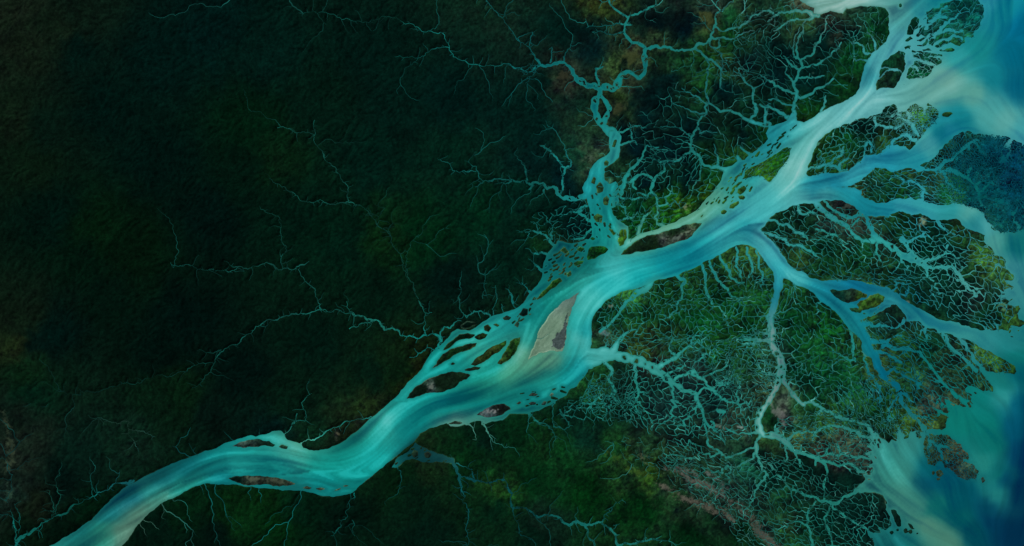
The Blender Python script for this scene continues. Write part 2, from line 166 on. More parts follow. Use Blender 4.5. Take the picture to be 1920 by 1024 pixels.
# channels: kind | x,y,w ...   (w = width)
CH = '''
t|912,-30,3 912,2,3 925,17,2.5 935,30,2.5 945,38,3 955,50,3 961,60,3 968,73,3 980,80,3 993,88,4 998,98,4 1003,108,4 1012,119,6
t|560,24,.8 595,25,1.4 615,25,1.6 630,30,1.6 655,36,1.6 672,39,1.5 690,43,1.6 705,37,1.6 732,32,1.8 750,38,1.8 762,45,2 775,46,2 787,54,2 796,60,2 805,58,2 825,61,2.2 834,66,2.2 836,76,2.2 841,84,2.4 842,95,2.4 850,107,2.4 862,112,2.6 878,120,2.8 900,123,3 920,122,3 935,124,3 950,120,3.2 962,126,3.4 975,128,4 990,136,4 1005,126,5 1015,122,6 1032,123,8 1048,117,8 1060,118,6 1068,125,7 1075,140,10 1085,152,13 1100,160,15 1115,160,11 1125,168,9
c|842,90,2.2 825,90,2 805,97,2 797,104,1.8 785,108,1.4 775,117,1 766,125,.7
c|785,108,1.4 770,106,1 755,108,.7 740,106,.5
c|993,86,3 995,70,2 998,60,1.5
c|1032,117,3 1034,100,2 1035,88,1.4
c|1058,114,3 1060,100,2 1070,88,1.3 1075,78,1
c|1012,120,3 1000,140,2 985,150,1.3 975,158,.8
c|1123,160,5 1118,142,4 1117,128,3.5 1130,125,2.5
c|990,136,2.5 980,142,1.5
t|1142,-30,4 1142,0,4 1145,10,4 1157,20,4 1170,28,4.5 1178,34,5 1172,45,5 1170,60,6 1178,72,7 1185,80,8 1200,83,8 1210,90,8 1208,105,13 1210,120,12 1208,138,9 1198,147,10 1188,140,9 1177,134,9 1165,138,11 1160,152,16 1150,168,16 1140,163,16 1130,163,12 1125,170,9
c|1178,34,4 1190,27,4 1205,22,3.5 1220,13,3.5 1232,8,2
c|1172,46,5 1184,47,4 c
c|1170,60,3 1150,66,2 1135,62,1.4 1110,60,1
c|1168,46,3 1145,48,1.8 1125,50,1.4 1100,52,.9
t|1375,4,2.5 1355,20,3 1340,32,4 1343,45,4.5 1338,60,5 1333,72,5 1325,82,5.5 1313,82,7 1300,92,6 1280,93,5 1265,95,5 1255,88,5.5 1240,90,6 1225,88,8 1212,92,8
c|1335,70,4 1350,71,3.5 1360,72,3 1385,65,3 1400,60,2 1415,58,1
c|1342,50,3 1360,58,3 1375,53,3.5 1395,45,3.5 1410,30,3.5 1422,28,3 1435,20,3.5 1450,25,3
c|1333,74,3 1331,85,3 1340,90,3 1350,86,3 1349,72,3
c|1305,92,4 1320,105,4 1335,112,4 1345,122,4 1352,135,3.5 1350,150,3 1350,165,2 1360,170,1.4
c|1340,90,2.6 1352,100,2.5 1355,112,2 1352,135,2
c|1325,108,3 1330,120,2.6 1328,140,2.6 1325,160,3 1323,175,3 1328,185,3.4
t|1328,185,3.4 1328,193,4 1322,200,4 1325,213,4 1315,220,4 1308,230,4 1303,245,4.5 1297,256,5 1296,271,5 1297,283,5.5 1310,291,6 1315,301,6 1325,311,6.5 1342,313,8 1360,316,9
c|1328,195,3.4 1315,188,3 1300,180,2.6 1285,172,2 1278,165,1.2
c|1325,213,3 1300,210,2.4 1285,204,2 1270,198,1.6 1258,190,1
c|1297,256,3 1285,248,2.6 1275,240,2 1255,238,1.4 1238,238,1
c|1310,240,3 1312,250,2.4 1325,245,2 1345,248,1.3
c|1296,283,4 1280,295,3.4 1265,303,3.2 1250,302,3 1225,300,2.4 1210,296,1.4
c|1250,302,3 1247,320,3 1240,325,4 1228,335,6 1224,345,7 1222,360,5 1215,365,3 1195,362,3
t|1328,193,4 1340,200,4.5 1350,210,5 1370,207,5.5 1385,213,6 1395,222,7 1408,227,8 1425,233,10 1442,233,12
c|1408,222,5 1418,208,7 1418,204,6 1412,190,4 1413,172,4 1405,160,3.4 1395,148,3 1388,138,2 1375,132,1.2
c|1435,228,8 1436,210,5 1434,200,3 1445,195,2
c|1412,172,3 1425,160,2 1440,150,2
c|1345,310,5 1340,285,2.4 1338,270,1.4
c|1408,290,7 1398,284,4 1388,276,2.4
c|1386,300,9 1382,293,6 c
t|1488,228,9 1487,205,8 1494,180,8 1490,165,6 1495,145,6 1498,132,6 1505,125,5 1500,112,5 1495,100,4.4 1493,85,3.4 1505,60,3 1510,40,2.4 1520,28,2
c|1493,175,5 1480,172,4.5 1465,165,4 1452,160,4 1440,150,3 1425,140,2
c|1505,127,4 1520,122,3.4 1540,115,3.4 1552,108,2.4 1565,95,3 1577,80,3.4
c|1502,112,4 1520,105,3.4 1528,88,3.4 1540,65,3 1548,50,2.6 1553,28,2.2
c|1497,182,6 1515,178,5 1535,165,4.4 1550,158,3.4 1562,148,3
c|1495,143,4 1520,147,3 1535,144,2.4 1545,142,2
c|1480,222,9 1460,210,5 1440,200,5 1425,196,3
c|1540,208,5 1548,190,4 1548,180,2.5
c|1498,131,4 1485,125,3.4 1475,112,3 1468,105,1.8
c|1490,160,4 1480,145,3 1472,135,2.4 1475,125,2
c|1490,195,4 1470,195,3 1450,185,2.6 1440,187,2
c|1493,110,3 1485,90,2.4 1490,70,2 1500,50,1.8
c|1634,101,3.4 1620,98,3.4 1617,85,3.4 1605,80,3 1596,82,2
c|1643,95,3 1640,78,3 1630,65,2.4 1625,60,1.6
c|1625,114,3.4 1605,115,2.4 1600,105,2
c|1646,148,2.4 1660,135,2.4 1672,130,4 1690,136,2.4
c|1652,128,2.4 1665,127,2.4 1672,130,4
c|1440,40,2.4 1452,30,3 1470,24,4 1490,20,5 1515,22,7 1535,30,7
c|1450,58,2.4 1470,46,3 1485,38,3 1505,37,3 1525,30,5
v|1125,168,8 1124,180,9 1116,188,13 1115,205,12 1120,222,11 1128,236,10 1140,245,14 1152,252,18
v|1126,180,8 1137,192,7 1143,206,9 1136,220,9 1130,234,9
c|1152,252,5 1168,248,4 1182,242,3 1200,236,2.4 1212,240,1.6
v|1160,272,4 1175,268,3.4 1190,264,3 1195,272,1.6
c|1186,262,3 1182,245,2 1180,230,1.2
v|1146,385,9 1158,368,9 1165,352,9 1172,335,7 1180,320,6 1195,308,5 1203,296,4 1208,283,3 1214,272,2.6 1235,276,2.4
v|1145,378,8 1160,360,9 c
v|1167,345,4 1180,342,4 1190,335,7 1200,328,5 1212,328,3.4 1222,334,5
v|1190,335,5 1187,345,5 1193,355,3
v|1222,360,4 1232,375,3.4 1233,390,3.4 1228,405,3 1232,420,5 1245,425,6
v|1158,368,3.4 1175,372,3 1195,372,3 1215,368,2.6
v|1150,385,3.4 1172,388,3 1175,405,2.6 1180,410,2.6
v|1160,414,4 1180,408,3.4 1195,398,2.6
c|1196,438,6 1203,420,7 1208,405,4 1222,395,2.4
c|1108,430,4 1095,445,4 1070,448,3
v|1104,386,3 1090,388,5 1086,400,5 1100,412,5 1108,415,5
c|1090,395,4 1075,397,3 1064,400,1.5
v|1098,366,9 1080,375,8 1068,372,8 1050,368,6 1044,358,6 1038,350,6 1026,355,5 1018,343,4 1004,342,5 995,346,4 985,338,4 975,342,3 962,338,3 950,338,3 940,336,3
v|1050,365,3.4 1054,345,3.4 1055,330,3.4 1060,315,3.6 1052,308,3.4 1045,300,3.4 1035,288,3.2 1022,278,3 1012,272,2
c|1060,315,3.4 1070,312,3 1070,300,2.4 1062,290,2.4 1058,280,2
c|1020,355,4 1020,362,3 1015,366,1.4
c|988,340,4 986,325,3.6 984,312,3 978,302,3 970,296,2
c|1000,345,5 992,355,3 c
c|962,338,3 950,344,3 940,342,2.4
c|940,336,3 930,336,3 920,339,2.8 910,338,2.6 905,340,2.6 897,325,2.2 893,312,2 882,308,1.4 870,300,1
c|908,340,2.4 900,345,2 890,350,1.2
c|893,322,2 880,322,2 862,324,1.8 848,320,1.6 845,310,1.4 835,304,1.2 820,296,.8
c|1040,462,8 1030,448,4 1020,440,4 1005,435,3.4 985,436,2.4
c|1035,448,4 1036,430,2 1033,418,1.2
c|1009,432,2.4 1005,420,2 995,416,1.4
c|1025,477,4 1015,473,4 1010,477,4 995,470,3 985,466,1.6
c|1017,508,6 1008,500,3.4 1000,493,3 990,485,2
c|995,549,5 985,537,3.4 978,530,2
c|967,577,4 960,560,4 955,548,3.4 953,543,2
v|829,640,3.4 829,620,3.4 833,612,3.4 845,615,3.4 852,605,3 865,602,3
c|920,594,3 900,583,3.4 880,590,3 875,595,3 865,585,2.8 862,570,2.4 860,555,2.2 862,535,1.8 863,520,1
c|925,590,3 928,570,2.4 930,550,1.8 929,535,1.2
c|945,586,3 940,570,2 c
c|905,560,1.4 908,540,2 910,522,1.4 908,512,.8
c|480,612,2.2 495,604,2.2 515,601,2.4 530,594,2.4 550,588,2.6 570,588,2.6 590,584,2.8 600,581,3 615,585,2.6 630,580,2.4 645,587,2.4 665,592,3.4 682,593,4 705,600,5 715,610,4.4 721,619,3.4 735,615,3 748,620,3 752,630,3 770,630,3 790,632,3 805,628,4 822,630,5 829,640,5 820,654,5
c|480,612,2.2 460,630,2.6 445,647,3 425,653,2 410,665,2 403,680,1.6 395,698,1.2 380,715,.8 360,728,.5
c|415,656,1.4 395,662,1.6 375,655,.8
c|395,680,1 372,682,1.2 350,697,1.4 335,698,1.4 315,707,1.4 295,703,1.4 270,712,1.3 245,720,1.2 215,725,1.2 190,732,1.1 165,733,1 145,740,1 120,740,.9
c|600,582,2.6 595,560,2.4 588,540,2.4 575,530,2.2 565,518,2 559,505,2
c|480,500,2.4 490,496,2.6 500,492,2.6 510,496,2.6 520,504,2.6 535,503,2.6 555,503,2.6 570,497,2.2 580,490,1.2
c|530,503,2 528,480,2 538,470,2.2 530,456,2.2 527,440,2 528,425,2 524,408,2 510,400,1.8 498,398,1.6 488,392,1.2
c|480,499,2.4 465,505,2.4 450,500,2 430,495,1.4 420,490,.8
c|445,502,1.6 430,510,1.6 412,508,1.4 395,505,1.4 370,505,1.2 345,498,1 320,492,.7
c|520,240,1 545,243,1.4 570,247,1.8 589,253,2 593,272,2 605,285,2.2 608,297,2.6 618,305,2.4 628,313,2.2 630,322,2.4 638,330,2.6 642,340,2.4 652,348,2.2 653,360,2.4 651,370,2.4 653,379,2.4 665,385,2.4 680,388,2.6 692,398,2.4 700,410,2.4 708,422,2.4 720,430,2.2 733,443,2 740,465,2 750,475,2 755,500,1.8 763,512,2 768,525,2.2 775,530,2.4 778,550,2.4 785,560,2.6 792,575,2.6 797,587,2.6 798,605,2.6 797,622,2.6 802,630,2.6
c|653,379,2.2 640,380,2.2 625,383,2 610,380,2 600,374,2 585,380,2 570,377,2 560,372,1.6 548,360,1.6 535,352,1.6 522,345,1.2 505,335,.8
c|590,255,1.8 588,240,1.2 590,225,.7
c|764,512,1.6 762,490,1.4 765,470,1.2 770,455,1 785,440,.8
c|708,420,1.6 715,400,1.2 722,390,1
c|733,443,1.6 728,430,1.4 738,418,1
c|700,405,1 692,385,1 c
c|705,600,2.6 690,605,2.4 670,613,2.4 655,617,2
c|665,590,2 650,575,1.4 650,565,1
c|797,587,1.8 810,586,1.6 c
c|817,655,3 805,652,2.4 785,662,1.8 768,670,1.2
c|538,826,3.4 532,818,3 545,803,3 550,792,3.4 560,788,2.6 572,790,2.2 573,775,2 568,765,1.8 565,755,1.4 575,745,1.2 585,738,1
c|550,795,2.6 555,780,2 557,775,2
v|565,831,5 590,825,4 605,816,3.4 620,805,3 640,797,2.6 665,788,2.4 697,781,3
c|664,924,2.6 666,932,2.6 656,938,2.6 656,951,2.6 648,959,2.6 652,968,2.4 640,976,2.4 640,988,2.4 630,996,2 620,1005,1
c|660,975,1.4 665,985,1.6 665,1005,1.4 c
c|745,872,4 752,885,2.6 753,895,2 750,913,1.4 740,930,1
t|850,862,7 857,880,8 862,893,8 863,903,6 865,918,5 873,930,4 867,942,4.5 878,955,4.5 878,975,4 874,995,4.4 875,1024,4 872,1090,4
t|862,893,5 880,898,6 890,903,6 905,903,4.4 925,903,4.4 942,900,5 952,908,5 960,925,4.4 962,953,5 987,953,4.4 997,960,4.4 1017,968,4.4 1040,968,4.4 1057,980,5 1067,985,6 1080,978,7 1090,983,7 1110,985,5 1127,979,4 1135,985,4 1147,995,4 1155,1010,4.4 1160,1023,5 1185,1020,4 1202,1015,4 1225,1010,4 1252,1014,1.6
c|855,868,3 870,875,2.4 885,880,2.4 887,892,3 890,903,4
c|1080,982,4 1079,970,2.4 c
c|1130,978,2.6 1133,965,2.2 1145,960,2 1153,945,1.6 1167,935,1
c|1097,988,3.4 1103,1008,2.6 1115,1023,3
c|1208,1015,2 1210,998,1.4 1215,990,.8
c|1150,985,1.6 1162,982,1 c
c|962,955,3 965,970,3 973,985,2.4 977,1005,2.4 1000,1015,2
c|30,1040,8 30,1024,7 45,1006,7 65,992,5 78,980,4 95,974,4.4 110,965,3.6 130,955,4.4 147,946,3.4 165,936,3 190,923,3 210,912,3.6 228,906,5 250,902,7
c|10,855,1.2 13,868,1.6 17,885,2 24,890,2 22,905,2 17,925,2 10,940,2
c|33,1020,3 30,1000,2.6 26,985,3 24,970,2 20,955,1
c|34,1000,1.4 38,970,2.6 33,955,2.4 27,945,2
c|95,974,2.2 102,955,2 97,935,1.6 93,920,1
c|106,966,2 109,945,1.8 114,930,2 108,915,1.4 103,900,1.2
c|147,946,2 146,935,1.4 c
c|175,930,1.6 172,915,1.2 170,900,.8
c|240,800,1.6 242,790,1.6 220,795,1.4 200,788,1.4 180,785,1.2 165,778,1
c|240,803,1.4 255,806,1.4 270,808,1.6 290,818,1.4
c|242,805,1.4 250,825,1.2 258,840,1.2
c|903,788,3.4 910,800,3 912,808,3 920,820,2.2 928,830,1.8 945,840,1
c|872,794,3 885,800,3 890,812,2 893,825,1
c|992,775,6 1000,783,3.4 1015,793,3 1030,803,2.4 1045,822,1.4
c|992,775,5 990,790,2.4 988,812,1.6
c|1050,768,2.6 1060,785,3 1068,800,2 1058,806,2.6 1038,800,2.4 1035,785,2.4 1037,768,2 1040,755,4
v|1106,672,33 1122,669,30 1140,665,22 1157,667,17 1180,672,17 1205,680,16 1225,690,16 1245,703,13 1262,718,9 1280,733,7 1305,738,7 1308,752,9 1315,765,6 1318,775,5 1320,785,5 1330,800,4
v|1148,660,14 1157,642,9 1170,628,6 1178,622,4 1192,618,2.4
v|1230,692,8 1247,679,9 1270,668,7 1283,655,4 1295,645,2.4
v|1186,675,8 1190,695,5 1191,712,5 1197,735,4 1195,750,3
v|1132,672,8 1140,685,7 1148,700,5 1142,715,3.4 1150,735,3
v|1243,703,8 1255,715,7 1262,742,3 1268,755,2
v|1265,712,5 1290,700,5 1300,698,10 1320,712,4 1335,730,5 1352,748,4 1375,755,3.4 1395,770,2.6
v|1300,697,4 1298,688,2.4 1310,678,2
v|1305,740,5 1325,728,4 1335,732,4 1350,718,3
v|1265,665,4 1255,650,3 1262,635,3
v|1250,705,4 1270,690,3.4 1285,685,3
v|1105,723,3 1130,727,2 c
v|1135,650,4 1140,640,2.4 c
v|1330,800,3.4 1345,805,2.6 1355,825,2.4 1360,835,2
c|1320,785,4 1322,800,3 1325,815,3 1328,835,4 1340,843,3 1360,856,3
c|1333,790,3.4 1340,798,5 1338,806,3.4 1350,812,2.4
c|1360,800,2.4 1375,810,3 1385,815,3 1400,813,3.4 1418,812,5
c|1345,768,6 1352,772,7 1360,772,4 1350,785,2.4
v|1445,600,9 1448,612,9 1449,628,10 1446,640,8 1450,652,11 1460,665,14 1465,682,13 1468,700,11 1470,715,7 1480,730,6 1490,743,7 1500,754,8 1507,759,6
v|1441,590,5 1441,610,5 1441,632,4
v|1463,695,10 1459,712,10 1455,728,10 1447,742,9 1440,755,9 1432,765,10 1424,778,12 1421,795,13 1424,808,12 1432,816,10 1445,816,11 1460,820,11 1475,830,9 1488,845,7 1505,850,6 1520,855,7 1535,862,7 1548,872,5 1552,885,3.4 1545,905,3 1545,930,3 1547,940,3
v|1505,759,5 1525,755,5 1540,765,5 1560,775,5 1580,785,6 1600,790,6 1620,795,6 1640,815,8
v|1475,826,7 1490,812,4 1520,810,4 1550,800,4 1580,800,5 1610,812,5 1635,825,7
v|1520,855,4 1550,852,4 1580,850,3.4 1605,860,3.4 1630,862,5
v|1540,862,5 1565,870,4.4 1590,868,4 1610,885,5 1625,888,5
v|1488,845,4 1495,860,3.4 1500,875,2.4 c
v|1470,830,4 1475,850,3 1473,865,2.4
v|1530,862,6 1529,872,3.4 c
c|1425,818,6 1417,830,5 1418,838,8 1418,850,6 1422,865,4 1428,880,3.6 1440,892,3
c|1415,840,4 1400,843,3.4 1390,850,3.2 1375,855,3 1360,858,3
c|1415,850,4 1408,862,3.4 1395,868,3 1370,875,2.4
v|1606,919,8 1598,926,6 1590,930,5 1575,940,5 1560,945,6 1545,940,5 1535,938,4.4 1515,930,4 1500,922,2.4
v|1560,947,3 1575,960,2.6 1595,975,3 1610,985,3 1625,992,4
v|1530,940,3 1515,960,3 1512,985,3.4 1520,1005,4 1522,1024,4 1525,1060,4
v|1560,947,2.4 1545,970,3 1555,1000,3 1560,1024,3
v|1510,930,3 1480,915,2.6 1465,900,2.6 1450,880,2.4 1440,870,2
v|1623,402,10 1627,412,8 1632,425,8 1638,440,9 1652,452,10 1672,464,11 1690,478,10 1710,488,10 1730,492,10 1738,505,8 1738,520,3
v|1530,380,9 1540,392,10 1552,402,9 1565,410,9 1580,420,8 1595,432,6 1605,445,6 1618,452,5 1638,452,8
v|1545,376,5 1552,386,4 1562,394,4 1575,402,5 1590,408,7 1605,405,7 1620,400,8
v|1692,450,9 1700,460,8 1708,475,8 1722,487,9
v|1610,410,5 1597,425,4 c
v|1497,386,3.4 1499,397,5 1510,402,3.4 1530,400,3
v|1432,436,4 1455,443,5 1475,455,5 1500,460,5 1515,470,4 1530,480,3
v|1436,414,5 1460,420,4 1485,428,5 1505,438,5 1515,450,3
v|1530,430,3 1545,433,4 1565,440,3.4 1580,455,2.6
v|1732,492,6 1755,486,5 1768,478,4 1775,465,3 1778,458,2
v|1700,455,5 1718,445,4 1735,435,3
v|1758,415,5 1765,425,4 1775,430,3 1790,440,2.6
v|1735,497,6 1760,502,5 1785,500,5 1800,515,5 1815,540,6 1830,555,5
v|1770,624,9 1775,638,8 1783,652,6 1800,665,5 1815,680,5 1830,695,7
v|1797,632,5 1808,645,5 1820,660,4 1832,680,5 1845,692,5
v|1737,613,5 1734,622,3.4 1737,636,3
v|1592,612,6 1598,630,5 1601,650,4 1604,678,3
v|1618,660,4 1625,685,4 1638,712,4 1650,740,3.4 1652,765,3
v|1655,704,10 1668,714,8 1680,722,9 1685,735,9 1690,755,8 1705,772,8 1720,785,7 1732,803,10
v|1665,700,6 1675,690,5 1690,700,4 1715,715,4
v|1690,740,5 1680,750,4 1668,765,4 1665,785,3
v|1688,735,6 1702,745,4 1708,758,3 c
v|1632,590,8 1650,580,10 1665,572,9
v|1620,607,8 1640,612,5 1660,610,4 1680,615,4 1695,600,6
v|1632,640,8 1655,640,7 1680,655,7 1705,655,6 1725,660,6 1740,680,5 1770,720,5 1795,745,7
v|1640,660,7 1665,665,5 1690,680,4
v|1655,650,6 1670,635,5 1690,630,4
v|1737,812,4 1752,832,4 1765,850,4 1775,868,3
v|1740,815,3 1745,835,3 1742,855,2.4
v|1752,832,3 1770,838,3 1795,850,3
v|1270,517,6 1284,525,7 1278,540,4 1278,560,4 1270,580,3 1258,590,2.4
v|1225,527,6 1205,545,14 1190,553,9 1175,565,7 1165,580,6 1150,600,5 1135,615,6 1125,622,5
v|1315,495,5 1320,510,6 1322,530,4 1325,550,5 1335,570,3
v|1330,490,4 1342,515,5 1355,535,5 1370,555,3 1385,560,2.4
v|1350,480,4 1362,500,5 1370,520,4 1395,530,3
v|1380,464,4 1382,480,5 1380,500,3.6 1390,520,3
v|1400,464,4 1404,480,5 1410,500,3.6 1405,520,3
v|1418,470,4 1422,490,4 1430,510,4 1430,530,3
v|1700,210,5 1703,225,5 1712,240,5 1722,255,5
v|1680,212,5 1690,222,3.6 1705,232,3.6
v|1640,220,5 1645,235,4 1660,240,3 1685,238,3 1705,232,3
v|1515,318,5 1530,315,5 1545,308,6 1555,310,5 1570,315,4 1588,318,4
v|1548,325,5 1552,308,4 1562,300,5 1578,292,4 1582,275,3
v|1575,320,5 1577,305,5 1590,297,3
v|1620,290,4 1622,275,3 1630,265,3 1634,285,3
v|1655,286,5 1672,272,6 1685,258,5 1700,252,4 1718,262,5
v|1757,320,7 1770,302,7 1785,300,6 1800,285,5 1815,270,5 1830,262,4
v|1757,322,6 1780,318,7 1795,325,7 1815,335,6 1835,360,6 1840,385,5
v|1730,375,5 1733,355,4 1720,345,3.6 1700,342,3 1690,335,3
v|1770,320,5 1775,340,5 1790,355,5 1810,360,4
v|1715,85,6 1745,66,7 1765,52,6 1780,38,4 1800,25,3
v|1735,55,6 1748,42,6 1760,28,5 1775,12,4
v|1740,78,5 1760,62,5 1780,55,4 1805,58,4
v|1745,88,5 1765,75,5 1785,68,4 1805,75,4
v|1742,40,6 1755,35,4 1775,33,4
v|1702,95,9 1710,110,7 1702,122,7 1695,140,7 1692,155,8
v|1710,112,5 1725,112,4 1740,118,4 1755,125,4
v|1703,122,4 1720,128,3.6 1728,145,4
v|1712,100,4 1730,105,3.6 1765,108,4
'''

# procedural tidal networks: outline; cell, width, keep, angle deg, stretch
NETS = [
 ('1112,560 1180,540 1280,515 1440,470 1470,560 1460,640 1440,720 1400,740 1300,680 1130,650', 12, 1.5, .72, 20, 1.1),
 ('1105,700 1200,690 1300,640 1440,620 1450,740 1420,800 1380,830 1250,810 1150,790 1090,760', 13, 1.9, .74, 25, 1.1),
 ('1430,440 1500,385 1620,400 1760,410 1890,480 1915,590 1860,620 1700,560 1640,535 1500,510', 11, 1.8, .82, 32, 1.7),
 ('1460,530 1530,560 1600,640 1640,700 1740,800 1640,850 1540,800 1480,740 1460,640', 12, 1.5, .62, 50, 1.5),
 ('1600,600 1700,600 1780,630 1905,690 1860,735 1790,765 1740,800 1660,700 1620,640', 9, 1.9, .92, 42, 2.2),
 ('1460,780 1560,770 1640,810 1640,890 1600,890 1540,860 1470,840', 9, 2.2, .95, 25, 1.5),
 ('1440,840 1500,870 1640,930 1680,1000 1640,1060 1420,1060 1350,960 1230,860 1260,820 1400,860', 10, 1.3, .78, 35, 1.6),
 ('1640,700 1740,790 1720,820 1600,800 1560,740', 10, 1.6, .8, 65, 1.9),
 ('1510,330 1560,240 1660,200 1700,200 1760,200 1740,250 1680,290 1600,310', 11, 1.8, .75, -30, 1.2),
 ('1680,190 1770,195 1760,240 1730,255 1680,245', 6.5, 1.8, .95, -20, 1.2),
 ('1570,350 1640,310 1760,320 1800,330 1810,390 1740,385 1600,370', 9, 1.5, .88, 15, 2.0),
 ('1740,300 1790,250 1880,250 2000,290 2000,440 1880,445 1800,390 1770,340', 6, 1.5, .97, 35, 1.3),
 ('1700,60 1760,5 1850,-10 1850,60 1800,95 1700,100', 11, 1.25, .8, -30, 1.8),
 ('1695,90 1775,95 1770,130 1700,155', 9, 1.5, .85, 20, 1.6),
 ('1730,805 1800,815 1850,880 1840,910 1780,890 1730,875', 6, 1.3, .95, 50, 1.6),
 ('1390,300 1490,270 1480,300 1440,345 1390,340', 7, 1.2, .8, -40, 2.4),
 ('1130,330 1280,260 1360,310 1340,350 1200,440 1130,430', 14, 1.6, .5, -40, 1.2),
 ('1270,150 1420,120 1480,180 1430,280 1300,300 1190,260', 16, 1.1, .5, 10, 1.2),
 ('1380,20 1560,30 1620,80 1560,180 1440,220 1390,140', 13, 1.1, .45, 60, 1.4),
 ('1250,130 1340,90 1420,0 1500,0 1440,90 1380,150', 12, 1.0, .45, -30, 1.2),
 ('1040,390 1110,380 1110,450 1040,460 980,430', 13, 1.4, .5, 0, 1.2),
 ('1150,820 1250,830 1430,960 1480,1030 1440,1030 1300,920 1180,870', 9, .8, .5, 38, 1.8),
 ('1100,720 1160,700 1220,790 1120,790 1060,780', 10, 1.3, .7, 30, 1.3),
 ('1545,30 1650,10 1665,80 1600,110 1560,90', 13, .8, .4, 30, 1.2),
]
# where lone islets stand in open water: outline, spacing, radius, keep, angle, stretch
ISLET_ZONES = [
 ('1020,500 1045,462 1100,455 1100,490 1060,515 1025,530', 9, 3.0, .75, -35, 1.4),
 ('1110,350 1150,345 1145,400 1170,450 1120,450 1112,420', 12, 2.6, .5, 60, 1.3),
 ('1320,385 1345,360 1380,320 1440,270 1480,235 1500,235 1480,265 1430,300 1390,325 1400,345 1430,345 1360,392', 8, 2.4, .62, -45, 1.7),
 ('1270,415 1330,380 1350,385 1340,400', 9, 2.2, .4, -30, 1.7),
 ('960,600 1000,560 1010,555 1000,590 975,618', 8, 2.6, .5, -40, 1.5),
 ('1120,660 1240,695 1230,705 1150,685', 13, 4.5, .6, 20, 1.8),
 ('1620,585 1680,572 1695,600 1640,640 1620,620', 9, 3.0, .6, 25, 1.8),
 ('1075,145 1110,155 1165,160 1160,175 1100,165', 11, 3.0, .5, 0, 1.3),
 ('1112,190 1140,190 1140,240 1115,230', 12, 3.5, .5, 50, 1.4),
 ('960,738 1060,722 1075,735 1040,752 985,766', 12, 3.0, .35, 0, 1.5),
 ('738,872 780,835 850,860 840,868', 9, 2.4, .5, -30, 1.3),
 ('1840,395 1900,440 1860,430', 8, 2.6, .6, 35, 2.0),
 ('1700,45 1745,30 1740,60 1705,75', 9, 2.5, .6, -40, 1.8),
 ('1626,800 1652,808 1650,850 1640,885 1626,880', 7, 2.0, .5, 60, 1.6),
 ('1690,800 1730,812 1728,835 1690,828', 9, 2.0, .35, 0, 1.6),
 ('1880,600 1915,620 1900,640 1885,625', 8, 2.0, .4, 0, 1.6),
 ('1780,745 1830,735 1825,765 1785,775', 8, 2.0, .4, 40, 1.8),
 ('1415,775 1432,775 1430,815 1418,810', 9, 2.5, .5, 70, 1.5),
]

